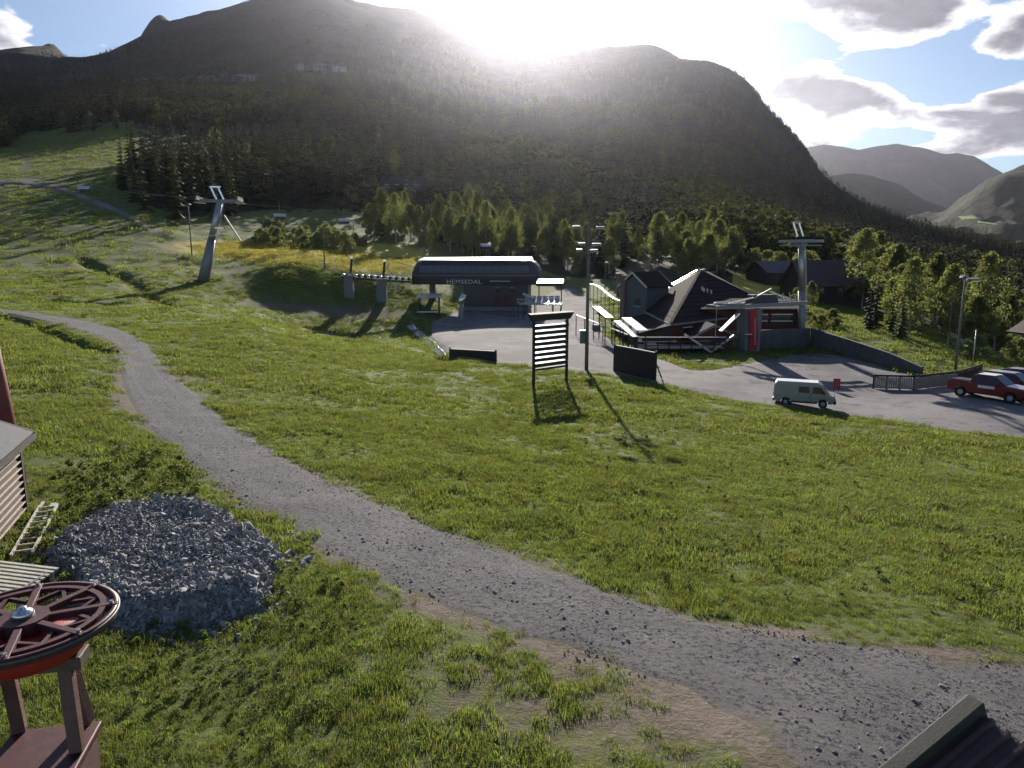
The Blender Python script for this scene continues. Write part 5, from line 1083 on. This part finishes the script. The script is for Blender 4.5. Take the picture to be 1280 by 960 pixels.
# red hall wing on a grey concrete base, under the old lift frame
hx0, hx1, hy = 22.4 - off.x, 34.2 - off.x, 84.5 - off.y
b = MB(); b.box(((hx0 + hx1) / 2, hy + 3.0, .35), (hx1 - hx0 + .4, 6.4, 2.3)); b.build("concrete_base", M_conc, lo)
b = MB(); b.box(((hx0 + hx1) / 2, hy + 3.0, 2.8), (hx1 - hx0, 6.0, 2.7)); hw = b.build("hall_wall", M_redwall, lo)
for k in range(26): x = hx0 + (k + .5) * (hx1 - hx0) / 26; b = MB(); b.box((x, hy - .02, 2.8), ((hx1 - hx0) / 26 * .84, .06, 2.6)); b.build("wall_board", M_redwall, hw)
b = MB(); b.slab([(hx0 - .4, hy - .5, 4.05), (hx1 + .4, hy - .5, 4.05), (hx1 + .4, hy + 6.4, 4.9), (hx0 - .4, hy + 6.4, 4.9)], .2); b.build("hall_roof", M_roofd, lo)
for (x, w) in ((hx0 + 6.2, 2.6), (hx0 + 9.2, 2.4)):
    b = MB(); b.box((x, hy - .08, 3.0), (w, .08, .75)); wi = b.build("window", M_glass, lo)
    for z in (2.62, 3.40): b = MB(); b.box((x, hy - .13, z), (w + .15, .06, .10)); b.build("frame", M_white, wi)
# low annex with a flat dark roof on the yard side
p0, p1 = cs[3].lerp(cs[0], .35), cs[0] + Vector((.3, .6, 0)); sd = Vector((-4.2, -.6, 0))
b = MB(); q4 = [p0 + sd, p1 + sd, p1, p0]; b.add([Vector((v.x, v.y, -.8)) for v in q4] + [Vector((v.x, v.y, 1.75 if i < 2 else 2.6)) for i, v in enumerate(q4)], [(0, 3, 2, 1), (4, 5, 6, 7), (0, 1, 5, 4), (1, 2, 6, 5), (2, 3, 7, 6), (3, 0, 4, 7)]); b.build("annex_wall", M_dark, lo)
b = MB(); b.slab([p1 + sd * 1.12 + Vector((0, -.5, 1.74 - p1.z)), p1 + Vector((0, -.5, 2.75 - p1.z)), p0 + Vector((0, .3, 2.75 - p0.z)), p0 + sd * 1.12 + Vector((0, .3, 1.74 - p0.z))], .15); b.build("annex_roof", M_roofd, lo)
for k in range(4): p = (p1 + sd).lerp(p0 + sd, (k + .5) / 4); b = MB(); b.box((p.x - .05, p.y, .8), (.08, 1.4, 1.0)); b.build("window", M_glass, lo)
# porch gable under the front corner
b = MB(); b.prism(gable(-.4, 2.6, 6.6, 4.6, 1.7, 2.7), -.6, 2.6); b.build("porch_wall", M_redwall, lo)
for s, (x0, x1) in enumerate(((2.2, 4.6), (7.0, 4.6))):
    b = MB(); q = [(x0, -1.0, 1.55), (x1, -1.0, 2.8), (x1, 2.5, 2.8), (x0, 2.5, 1.55)]; b.slab(q if s else q[::-1], .12); pr = b.build("porch_roof", M_roofd, lo)
    b = MB(); b.beam((x0, -1.03, 1.52), (x1, -1.03, 2.8), .05, .18); b.build("porch_trim", M_wood, pr)
b = MB(); b.box((4.6, -.63, .75), (1.0, .06, 1.9)); dd = b.build("door", M_dark, lo); b = MB(); b.box((4.95, -.68, .8), (.05, .06, .2)); b.build("handle", M_steel, dd)
# raised rear gable with pale wall (back corner)
rc = Vector(PT(803, 372, 96)); q = thing("lodge_tower", (rc.x, rc.y, HZ(rc.x, rc.y)), lrz - R(40), "grey walled gable house with steep dark roof behind the lodge", "building"); z0 = float(PT(803, 356, 96)[2]) - q.location.z; z1 = float(PT(803, 341, 96)[2]) - q.location.z
b = MB(); b.prism(gable(-.6, -2.0, 2.0, 0, z0, z1 - .15), -1.8, 3.0); b.build("wall", mat("dark_grey_plaster", (.13, .13, .14), .85), q)
for s, (x0, x1) in enumerate(((-2.4, 0), (2.4, 0))):
    b = MB(); e = z0 - .4 * (z1 - z0) / 2.0; qq = [(x0, -2.3, e), (x1, -2.3, z1), (x1, 3.4, z1), (x0, 3.4, e)]; b.slab(qq if s else qq[::-1], .18); rf = b.build("roof", M_roofd, q)
    b = MB(); b.beam((x0, -2.34, e + .05), (x1, -2.34, z1 + .05), .08, .22); b.build("bargeboard", M_roofmetal, q)
    b = MB(); b.beam((x0, 3.44, e + .08), (x1, 3.44, z1 + .08), .1, .22); b.build("rear_bargeboard", M_roofmetal, q)
b = MB(); b.box((-1.5, -2.1, z0 * .55), (.7, .6, z0 * 1.35)); b.build("chimney", mat("chimney_brick", (.20, .14, .12), .85, 0, .3, 8), q)
b = MB(); b.box((.6, -1.83, z0 * .6), (.9, .06, .9)); wi = b.build("window", M_glass, q); b = MB(); b.box((.6, -1.87, z0 * .6 - .5), (1.05, .08, .08)); b.build("sill", M_white, wi)

# terrace in front of the lodge: deck, railings, tables
dk0 = G(797, 432); dk = thing("timber_terrace", (dk0.x - .4, 74.0, HZ(dk0.x, 74.0)), R(3), "timber terrace with white handrail in front of the lodge", "terrace")
rz_ = float(PT(840, 421.5, 74.0)[2]) - dk.location.z
for k in range(14): b = MB(); b.box((3.9, .2 + k * .24, .42), (9.6, .21, .06)); b.build("plank", M_wood, dk)
b = MB(); b.beam((-.9, 0, rz_), (8.7, 0, rz_ - .05), .14, .06); b.build("hand_rail", M_white, dk)
for k in range(9): b = MB(); b.beam((-.8 + k * 1.18, 0, -.2), (-.8 + k * 1.18, 0, rz_), .09, .09); b.build("rail_post", M_dark, dk)
for z in (.7, 1.0): b = MB(); b.beam((-.9, .02, z * rz_ / 1.45), (8.7, .02, z * rz_ / 1.45), .04, .1); b.build("mid_rail", M_dark, dk)
b = MB(); b.beam((-.9, 0, rz_), (-5.0, 14.0, rz_ + 1.2), .16, .07); b.build("side_rail", M_white, dk)
for k in range(7): t = k / 6; b = MB(); b.beam((-.9 - 4.1 * t, 14 * t, -.4), (-.9 - 4.1 * t, 14 * t, rz_ + 1.2 * t), .09, .09); b.build("rail_post", M_dark, dk)
for (px_, py_, w, c_, lab) in ((801, 426, .9, (.65, .12, .05), "orange and white menu board"), (838, 426, .8, (.60, .10, .05), "orange topped crate"), (818, 428, 1.1, (.75, .75, .72), "low white bench")):
    pass
for (px_, py_, w, h, col, lab) in ((797, 433, .62, .95, (.62, .70, .70), "white notice board standing in front of the terrace"), (811, 434, 1.3, .62, (.50, .40, .30), "pale planter box in front of the terrace"), (838, 433, 1.0, .8, (.62, .16, .07), "orange covered crate at the terrace edge"), (872, 434, 1.0, .45, (.7, .7, .68), "low white bench by the grass strip")):
    g = G(px_, py_); t = thing("terrace_item", g + Vector((0, -.6, 0)), R(5), lab, lab.split()[1] if 'bench' not in lab else 'bench'); t.name = {'n': 'notice_board', 'p': 'planter_box', 'c': 'covered_crate', 'b': 'low_bench'}[[w_ for w_ in lab.split() if w_ in ('notice', 'planter', 'crate', 'bench')][0][0]]; t["category"] = {'n': 'sign', 'p': 'planter', 'c': 'crate', 'b': 'bench'}[t.name[0] if t.name[0] in 'npc' else 'b']
    mm = mat("item_" + t.name, col, .35, 0, .15); b = MB(); b.box((0, 0, h * .8), (w, .35, h * .4)); b.build("top", mm, t)
    for x in (-w * .42, w * .42): b = MB(); b.beam((x, 0, -.1), (x, 0, h * .62), .08, .25); b.build("leg", M_dark, t)
# long bright tables / benches on the terrace side
def long_table(p0, p1, Y0, Y1, w, label):
    """top edge given by two photo points at their distances; the tops catch the low sun"""
    a = Vector(PT(*p0, Y0)); c = Vector(PT(*p1, Y1)); d = c - a; L = Vector((d.x, d.y)).length; gz = HZ(a.x, a.y); h = a.z - gz
    t = thing("long_table", (a.x, a.y, gz), math.atan2(d.y, d.x), label, "table", "long tables beside the lodge")
    for k in range(4): b = MB(); b.beam((0, (k - 1.5) * w / 4, h), (L, (k - 1.5) * w / 4, h + d.z), w / 4 * .92, .05); b.build("plank", M_roofmetal, t)
    for tt in (.06, .5, .94):
        g_ = HZ(a.x + d.x * tt, a.y + d.y * tt) - gz
        for s in (-1, 1): b = MB(); b.beam((L * tt, s * w * .4, g_ - .2), (L * tt, s * w * .4, h + d.z * tt), .09, .09); b.build("leg", M_dark, t)
    return t
long_table((745, 383), (762, 397), 88, 79, .9, "long bright table on the upper side of the terrace ramp")
long_table((771, 401), (795, 421), 76.5, 69.5, .7, "long bright table beside the lodge annex close to the terrace rail")
long_table((783, 397), (803, 413), 77.0, 70.5, 1.1, "wide bright table beside the annex wall")
# ramp with bright handrail behind
a = Vector(PT(738, 355, 126)); c = Vector(PT(780, 377, 100)); rpz = HZ(a.x, a.y)
rm = thing("ramp_railing", (a.x, a.y, rpz), 0, "curved bright handrail leading down to the lodge corner", "railing"); pts = []
for k in range(9): t = k / 8; p_ = a.lerp(c, t); p_.z = a.z + (c.z - a.z) * t + .3 * math.sin(t * 6.28); pts.append(p_ - Vector((a.x, a.y, rpz)))
b = MB(); [b.beam(pts[k], pts[k + 1], .45, .08) for k in range(8)]; b.build("hand_rail", M_roofmetal, rm)
for k in range(9): w_ = pts[k]; gz_ = HZ(w_.x + a.x, w_.y + a.y) - rpz; b = MB(); b.beam((w_.x, w_.y, gz_ - .2), w_, .08, .08); b.build("rail_post", M_dark, rm)
lamp_pole(772, 372, 4.2, "stubby lamp post next to the lodge corner railing", [(0, 4.3, 1.0)], False, .28)
# concrete block by the yard
g = G(745, 413); b = MB(); b.box((0, 0, .3), (1.1, 1.6, .9), tx=.1, ty=.1); o = b.build("concrete_block", M_conc, bevel=.05); o.location = g; tag(o, "pale concrete block at the yard edge by the lodge", "block")

# ------------------------------------------------------------------ old lift station on its column with red banner
g = G(936, 438); ls = thing("lift_drive_station", g, R(14), "concrete column with red banner carrying an old lift drive frame", "lift station")
ct = float(PT(930, 386, g.y)[2]) - g.z
b = MB(); b.box((0, .2, ct / 2 - .3), (1.7, 1.7, ct + .6), tx=-.15); b.build("column", M_conc, ls, bevel=.05)
b = MB(); q = [(-.35, -.0), (-.48, ct * .35), (-.52, ct * .7), (-.45, ct)]; pts_ = []
for k in range(7):
    t = k / 6; xx = -.15 - .35 * t + .12 * math.sin(t * 3.1); pts_.append((xx, -.75 - .1 * math.sin(t * 3.1), .15 + (ct - .2) * t))
b = MB(); b.add([(x + s * .55, y, z) for (x, y, z) in pts_ for s in (-1, 1)], [(2 * i, 2 * i + 1, 2 * i + 3, 2 * i + 2) for i in range(6)]); bn = b.build("banner", mat("banner_red", (.42, .025, .035), .6, 0, .1, 3), ls); bn.modifiers.new("thick", 'SOLIDIFY').thickness = .05
bn.rotation_euler = (0, 0, R(12))
for k in range(7):            # illegible upright white script on the banner
    z = .7 + k * .42; b = MB(); x = pts_[0][0] - .35 * (z / ct) + .1; b.tube([(x - .10, -.94, z), (x + .08, -.95, z + .12), (x - .06, -.95, z + .24), (x + .10, -.94, z + .34)], .03, 5); w_ = b.build("script_mark", M_white, bn)
fz = ct + .25
for y in (-.9, 1.1): b = MB(); b.beam((-4.6, y, fz), (6.2, y, fz + .35), .3, .4); b.build("frame_beam", M_greysteel, ls)
for k in range(8): x = -4.4 + k * 1.45; b = MB(); b.beam((x, -.9, fz + .1), (x, 1.1, fz + .1), .16, .22); b.build("cross_member", M_greysteel, ls)
b = MB(); b.box((1.3, .1, fz + .75), (3.2, 1.5, 1.0), tx=.2, ty=.15); b.build("motor_housing", M_charcoal, ls, bevel=.05)
b = MB(); b.lathe((-2.6, .1, fz + .35), [(1.55, -.1), (1.6, 0), (1.55, .1), (1.4, .1), (1.4, -.1)], 36); dw = b.build("drive_wheel", M_steel, ls)
for k in range(6): a_ = k * math.pi / 3; b = MB(); b.beam((-2.6, .1, fz + .35), (-2.6 + 1.45 * math.cos(a_), .1 + 1.45 * math.sin(a_), fz + .35), .1, .1); b.build("spoke", M_steel, dw)
b = MB(); b.beam((-4.7, -.9, fz + .05), (-.4, -.9, fz + 1.0), .12, .12); b.build("stay", M_chrome, ls); b = MB(); b.beam((-.2, -.6, fz + .9), (1.9, -.6, fz + 1.9), .12, .12); b.build("stay", M_steel, ls)
for k in range(6): rsx = random.Random(k + 5); b = MB(); x = 2.8 + k * .55; b.beam((x, -.5, fz + .3), (x + rsx.uniform(-.3, .3), -.3, fz + .9 + rsx.random() * .6), .1, .1); b.build("bracket", M_steel, ls)
b = MB(); b.tube([(-4.6, -.9, fz + .1), (-4.6, -.9, fz - 3.0)], .03, 5); b.build("chain", M_steel, ls)
b = MB(); b.slab([(-4.2, -1.4, fz - 2.4), (-2.2, -1.4, fz - .6), (-2.1, -.6, fz - .6), (-4.1, -.6, fz - 2.4)], .08); b.build("stair_flight", M_chrome, ls)
b = MB(); b.beam((-8.3, -1.2, fz - 2.6), (-5.2, -1.2, fz - 4.6), .14, .2); b.build("walkway_rail", M_steel, ls); b = MB(); b.beam((-5.2, -1.2, fz - 4.6), (-2.6, -1.2, fz - 2.9), .14, .2); b.build("walkway_rail", M_steel, ls)
b = MB(); b.box((-1.0, -1.1, 1.9), (.9, .5, .12)); b.build("lamp", M_chrome, ls)

# ------------------------------------------------------------------ retaining wall with grassy bank
wp = [G(945, 437), G(1012, 433), G(1060, 446), G(1110, 459), G(1150, 469)]
rw = thing("retaining_wall", wp[0], 0, "long dark grey concrete retaining wall below the grassy bank", "wall")
hs_ = [2.1, 2.05, 1.75, 1.35, .75]
for i in range(4):
    a, c = wp[i] - wp[0], wp[i + 1] - wp[0]; npan = 4 if i == 0 else 3
    for k in range(npan):
        p0, p1 = a.lerp(c, k / npan), a.lerp(c, (k + .985) / npan); h0 = hs_[i] + (hs_[i + 1] - hs_[i]) * k / npan; h1 = hs_[i] + (hs_[i + 1] - hs_[i]) * (k + 1) / npan
        nrm = Vector((-(c - a).y, (c - a).x, 0)).normalized() * .3
        b = MB(); b.add([p0 + Vector((0, 0, -.5)), p1 + Vector((0, 0, -.5)), p1 + nrm + Vector((0, 0, -.5)), p0 + nrm + Vector((0, 0, -.5)), p0 + Vector((0, 0, h0)), p1 + Vector((0, 0, h1)), p1 + nrm + Vector((0, 0, h1)), p0 + nrm + Vector((0, 0, h0))], [(0, 3, 2, 1), (4, 5, 6, 7), (0, 1, 5, 4), (1, 2, 6, 5), (2, 3, 7, 6), (3, 0, 4, 7)]); b.build("wall_panel", mat("dark_concrete", (.10, .097, .10), .9, 0, .3, 1.2, .3, 20), rw)

# ------------------------------------------------------------------ vehicles
def wheel(t, x, y, r, w=.2):
    b = MB(); b.lathe((x, y, r), [(r * .62, -w / 2), (r * .95, -w / 2), (r, -w * .3), (r, w * .3), (r * .95, w / 2), (r * .62, w / 2)], 22, 'y'); wh = b.build("wheel", M_rubber, t, True)
    b = MB(); b.lathe((x, y, r), [(0, -w * .30), (r * .3, -w * .42), (r * .62, -w * .36), (r * .62, w * .36), (r * .3, w * .42), (0, w * .30)], 16, 'y', False); b.build("rim", M_steel, wh, True)
    b = MB(); b.lathe((x, y, r), [(r * .6, -w * .52), (r * .97, -w * .46), (r * .97, w * .46), (r * .6, w * .52)], 22, 'y'); b.build("tyre", M_rubber, wh, True)
def shell(prof, W, belt, inset):
    """side profile (x, z) given as a closed loop; parts above the belt lean inwards"""
    b = MB(); n = len(prof); zmax = max(z for x, z in prof)
    def yy(z): return W / 2 - inset * max(0, (z - belt) / (zmax - belt)) - (.04 if z < .4 else 0)
    b.add([(x, -yy(z), z) for x, z in prof] + [(x, yy(z), z) for x, z in prof], [tuple(range(n)), tuple(range(2 * n - 1, n - 1, -1))] + [(i, n + i, n + (i + 1) % n, (i + 1) % n) for i in range(n)])
    return b, yy
def sidewin(t, quad, yy, name="window", m=None):
    for s in (-1, 1):
        b = MB(); q = [(x, s * (yy(z) + .012), z) for x, z in quad]; b.slab(q if s < 0 else q[::-1], .02); b.build(name, m or M_glass, t)
def arch(cx, r, n=7): return [(cx + r * math.cos(a), .34 + r * math.sin(a)) for a in [math.pi - math.pi * k / (n - 1) for k in range(n)]]
def van(px, py, heading, label):
    g = G(px, py); t = thing("camper_van", g + Vector((0, 0, .02)), heading, label, "van")
    body = mat("van_grey_paint", (.33, .305, .255), .38, .1, .10, 2, 0, 1, .5)
    prof = [(-2.25, .45), (-1.85, .34)] + arch(-1.35, .40)[0:] + [(-.9, .32), (.95, .32)] + arch(1.42, .40) + [(1.9, .34), (2.28, .42), (2.32, .78), (2.22, .98), (1.86, 1.06), (1.30, 1.80), (1.12, 1.92), (.6, 1.97), (-1.9, 1.97), (-2.2, 1.88), (-2.30, 1.1)]
    b, yy = shell(prof, 1.70, 1.05, .10); b.build("body", body, t, bevel=.035)
    b = MB(); b.slab([(-2.12, -.72, 2.02), (1.02, -.72, 2.02), (1.02, .72, 2.02), (-2.12, .72, 2.02)], .06); b.build("roof", M_white, t, bevel=.03)
    sidewin(t, [(-.42, 1.18), (.40, 1.18), (.36, 1.66), (-.42, 1.66)], yy); sidewin(t, [(.62, 1.16), (1.62, 1.14), (1.22, 1.68), (.62, 1.68)], yy)
    b = MB(); b.slab([(1.845, -.72, 1.10), (1.845, .72, 1.10), (1.335, .66, 1.77), (1.335, -.66, 1.77)], -.02); b.build("windscreen", M_glass, t)
    b = MB(); b.slab([(-2.285, .66, 1.2), (-2.285, -.66, 1.2), (-2.245, -.62, 1.72), (-2.245, .62, 1.72)], -.02); b.build("rear_window", M_glass, t)
    b = MB(); b.box((2.28, 0, .52), (.20, 1.72, .30)); b.build("front_bumper", M_black, t, bevel=.04); b = MB(); b.box((-2.28, 0, .50), (.14, 1.66, .20)); b.build("rear_bumper", M_black, t, bevel=.03)
    for s in (-1, 1):
        b = MB(); b.box((2.31, s * .58, .80), (.06, .34, .18)); b.build("headlight", M_lamp, t); b = MB(); b.box((-2.29, s * .74, .95), (.05, .12, .36)); b.build("tail_light", M_redb, t)
        b = MB(); b.box((1.45, s * .98, 1.22), (.10, .16, .20)); b.build("mirror", M_black, t, bevel=.02)
        b = MB(); b.box((.52, s * (.862), 1.02), (.16, .03, .04)); b.build("door_handle", M_black, t)
        b = MB(); b.box((.50, s * .853, .95), (.015, .012, 1.2)); b.build("door_seam", M_black, t)
        b = MB(); b.box((-.1, s * .853, .40), (2.2, .03, .12)); b.build("sill_trim", M_black, t)
    b = MB(); b.box((2.33, 0, .80), (.03, .70, .12)); b.build("grille", M_black, t)
    for x in (-1.35, 1.42):
        for y in (-.74, .74): wheel(t, x, y, .33)
    return t
van_ = van(1004, 507, R(-22), "pale grey camper van with white roof parked at the lawn edge"); van_.scale = (.86,) * 3
def pickup(px, py, heading, label, col, name="pickup_truck", covered=False, g=None):
    g = g or G(px, py); t = thing(name, g + Vector((0, 0, .02)), heading, label, "pickup" if not covered else "car"); body = mat("car_paint_" + label.split()[0] + label.split()[1], col, .25, .15, .08, 2, 0, 1, .6)
    if not covered:
        prof = [(-2.6, .55), (-2.2, .45)] + [(x, z + .08) for x, z in arch(-1.65, .45)] + [(-1.1, .42), (1.2, .42)] + [(x, z + .08) for x, z in arch(1.68, .45)] + [(2.2, .46), (2.55, .52), (2.6, .95), (2.45, 1.12), (1.25, 1.22), (.55, 1.78), (-.65, 1.82), (-.95, 1.75), (-1.02, 1.20), (-2.58, 1.20)]
    else:
        prof = [(-2.3, .55), (-1.9, .42)] + [(x, z + .04) for x, z in arch(-1.4, .42)] + [(-.9, .38), (1.0, .38)] + [(x, z + .04) for x, z in arch(1.42, .42)] + [(1.9, .42), (2.25, .5), (2.3, .86), (2.15, 1.02), (1.1, 1.12), (.4, 1.66), (-1.6, 1.70), (-2.1, 1.56), (-2.3, 1.1)]
    b, yy = shell(prof, 1.85, 1.15, .22); b.build("body", body, t, bevel=.05)
    if not covered:
        sidewin(t, [(-.85, 1.28), (-.15, 1.28), (-.15, 1.68), (-.75, 1.68)], yy); sidewin(t, [(-.05, 1.28), (.95, 1.28), (.52, 1.68), (-.05, 1.68)], yy)
        b = MB(); b.slab([(1.22, -.76, 1.26), (1.22, .76, 1.26), (.60, .66, 1.745), (.60, -.66, 1.745)], -.03); b.build("windscreen", M_glass, t)
        b = MB(); b.box((-1.8, 0, 1.225), (1.4, 1.5, .05)); b.build("load_bed", M_black, t)
        b = MB(); b.box((-.1, 0, 1.845), (1.2, 1.25, .04)); b.build("roof_panel", M_white, t, bevel=.015)
        b = MB(); b.box((1.85, 0, 1.18), (1.1, 1.45, .04), ry=R(5)); b.build("bonnet_panel", mat("silver_panel", (.5, .5, .52), .3, .3, .05), t, bevel=.015)
        for s in (-1, 1): b = MB(); b.box((.1, s * .935, 1.0), (1.1, .02, .20)); b.build("door_lettering", M_white, t)
        xf, zh, wr, xs = 2.58, .92, .39, (-1.65, 1.68)
    else:
        sidewin(t, [(-1.9, 1.2), (-.75, 1.2), (-.75, 1.58), (-1.65, 1.56)], yy); sidewin(t, [(-.65, 1.2), (.85, 1.17), (.38, 1.58), (-.65, 1.58)], yy)
        b = MB(); b.slab([(1.08, -.76, 1.15), (1.08, .76, 1.15), (.46, .66, 1.61), (.46, -.66, 1.61)], -.03); b.build("windscreen", M_glass, t)
        b = MB(); b.box((-.6, 0, 1.715), (1.8, 1.15, .03)); b.build("roof_panel", mat("silver_roof", (.45, .46, .48), .22, .3, .05), t, bevel=.01)
        xf, zh, wr, xs = 2.28, .82, .35, (-1.4, 1.42)
    b = MB(); b.box((xf + .02, 0, .58), (.16, 1.8, .24)); b.build("front_bumper", M_black, t, bevel=.04); b = MB(); b.box((xf, 0, zh), (.06, .9, .20)); b.build("grille", M_black, t)
    for s in (-1, 1):
        b = MB(); b.box((xf - .02, s * .70, zh), (.08, .36, .18)); b.build("headlight", M_lamp, t); b = MB(); b.box((.85, s * 1.03, 1.22), (.12, .18, .16)); b.build("mirror", body, t, bevel=.02)
    for x in xs:
        for y in (-.80, .80): wheel(t, x, y, wr, .24)
    return t
g0 = G(1236, 499); pickup(0, 0, R(-56), "red pickup truck with white roof parked beyond the slatted fence", (.17, .016, .016), g=g0)
g1 = g0 + Vector((3.1, 2.2, 0)); g1.z = HZ(g1.x, g1.y); pickup(0, 0, R(-56), "dark maroon estate car parked between the pickup and another car", (.10, .016, .018), "parked_car", True, g=g1)
g2 = g1 + Vector((3.2, 2.3, 0)); g2.z = HZ(g2.x, g2.y); pickup(0, 0, R(-56), "dark bluish car at the outer end of the parked row", (.035, .04, .055), "parked_car", True, g=g2)

# ------------------------------------------------------------------ slatted fence, red notice, hut
fp = [G(1092, 487), G(1142, 489), G(1196, 483), G(1226, 473)]
fe = thing("slatted_fence", fp[0], 0, "low dark slatted timber fence along the parking lane", "fence")
for i in range(3):
    a, c = fp[i] - fp[0], fp[i + 1] - fp[0]; L = (c - a).length; ns = int(L / .15)
    ang_ = math.atan2((c - a).y, (c - a).x)
    for k in range(ns):
        p_ = a.lerp(c, (k + .5) / ns); b = MB(); b.box((p_.x, p_.y, p_.z + .62), (.135, .03, .95), rz=ang_); b.build("slat", M_wood if i < 2 else M_dark, fe)
    for z, w in ((1.2, .16), (.22, .10)): b = MB(); b.beam(a + Vector((0, .05, z)), c + Vector((0, .05, z)), w * .5, w); b.build("rail", M_dark, fe)
    for k in range(4): p_ = a.lerp(c, k / 3); b = MB(); b.beam(p_ + Vector((0, .08, -.3)), p_ + Vector((0, .08, 1.26)), .12, .12); b.build("post", M_dark, fe)
g = G(1045, 491); t = thing("red_notice", g, R(-8), "small red notice board on short legs behind the camper van", "sign")
b = MB(); b.box((0, 0, .75), (.52, .06, .85)); bo = b.build("board", M_redb, t, bevel=.01)
for (z, w) in ((1.0, .3), (.85, .22), (.7, .3), (.55, .26)): b = MB(); b.box((0, -.036, z), (w, .012, .05)); b.build("printed_line", mat("notice_print", (.45, .12, .10), .6), bo)
for x in (-.2, .2): b = MB(); b.beam((x, .02, -.2), (x, .02, .4), .05, .05); b.build("leg", M_dark, t)
g = Vector(PT(1318, 470, 64)); g.z = HZ(g.x, g.y); t = thing("timber_hut", g, R(10), "dark timber hut with overhanging roof behind the parked cars", "hut")
b = MB(); b.box((1.5, 1.5, 2.0), (3.2, 3.0, 5.2)); b.build("wall", M_dark, t)
b = MB(); b.slab([(-1.6, -1.2, 4.2), (1.5, -1.2, 6.0), (1.5, 4, 6.0), (-1.6, 4, 4.2)], .2); b.slab([(1.5, -1.2, 6.0), (4.6, -1.2, 4.2), (4.6, 4, 4.2), (1.5, 4, 6.0)], .2); b.build("roof", M_roofbrown, t)
b = MB(); b.beam((-1.4, -1.0, -.5), (-1.4, -1.0, 4.2), .2, .2); b.build("porch_post", M_dark, t)
b = MB(); b.box((.8, -.03, 2.6), (.8, .06, 1.0)); b.build("window", M_glass, t)

# ------------------------------------------------------------------ houses
def house(px, py, Y, w, d, h, rise, yaw, label, wall_m, roof_m, group=None, name="cabin", cat="house", nwin=2):
    g = Vector(PT(px, py, Y)); g.z = HZ(g.x, g.y); t = thing(name, g, yaw, label, cat, group)
    b = MB(); b.prism(gable(-2.5, -d / 2, d / 2, 0, h, h + rise - .1), -w / 2, w / 2); o = b.build("wall", wall_m, t); o.rotation_euler = (0, 0, R(90))
    for s in (-1, 1):
        b = MB(); ov = d / 2 + .5; e = h - .5 * rise / (d / 2); q = [(-w / 2 - .5, s * ov, e), (w / 2 + .5, s * ov, e), (w / 2 + .5, 0, h + rise), (-w / 2 - .5, 0, h + rise)]; b.slab(q if s < 0 else q[::-1], .25); b.build("roof", roof_m, t)
    for k in range(nwin):
        x = -w / 2 + w * (k + .5) / nwin; b = MB(); b.box((x, -d / 2 - .03, h * .6), (w / nwin * .45, .08, h * .42)); wi = b.build("window", M_glass, t); b = MB(); b.box((x, -d / 2 - .06, h * .6 + h * .24), (w / nwin * .52, .08, .22)); b.build("frame", M_white, wi)
    return t
WALLS = [mat("cabin_wall_grey", (.30, .30, .31), .8), mat("cabin_wall_pale", (.48, .48, .50), .8), mat("cabin_wall_dark", (.07, .065, .06), .8)]
ROOFS = [mat("cabin_roof_slate", (.12, .125, .14), .6, 0, .2), mat("cabin_roof_turf", (.07, .08, .04), .9, 0, .3)]
rs = random.Random(12)
for k, (px_, py_) in enumerate([(176, 103), (190, 101), (204, 104), (215, 102), (229, 103), (240, 101), (253, 104), (268, 101), (282, 103), (296, 101), (310, 98), (324, 97), (186, 95), (214, 92), (300, 92), (315, 91), (152, 101), (140, 99), (376, 90), (398, 89), (404, 86), (418, 84), (405, 101), (413, 108), (396, 108), (428, 81)]):
    pal = k % 3 != 2; wm = WALLS[k % 2] if pal else WALLS[2]
    house(px_, py_, 1000 if k < 18 else 1120, rs.uniform(8, 13), rs.uniform(7, 9), rs.uniform(5, 8), 2.6, rs.uniform(-.3, .3), ["grey walled cabin in the row of cabins on the wooded hillside", "pale walled cabin in the row of cabins on the wooded hillside", "dark timber cabin in the row of cabins on the wooded hillside"][k % 3], wm, ROOFS[k % 2], ["grey hillside cabins", "pale hillside cabins", "dark hillside cabins"][k % 3], nwin=3)
house(503, 244, 318, 17, 9, 4.5, 3.2, R(6), "dark building with bright roof edge below the forest", M_dark, M_charcoal, name="forest_building", cat="building", nwin=4)
house(1033, 372, 128, 12.5, 10, 3.2, 4.0, R(4), "dark brown barn roof half hidden behind the birches", M_dark, M_roofbrown, name="barn", cat="building", nwin=3)
house(966, 352, 150, 9, 6, 2.6, 2.0, R(25), "dark house with glinting roof edge beyond the yellow patch", M_dark, M_charcoal, name="small_house", cat="house")
house(1076, 356, 185, 7, 6, 4.0, 2.2, R(-10), "house with bright white roof among the valley birches", WALLS[2], M_roofmetal, name="small_house", cat="house")
house(1130, 362, 200, 5, 5, 4.0, 1.6, R(-10), "tiny cabin with bright roof above the valley thicket", WALLS[2], M_roofmetal, name="small_house", cat="house")
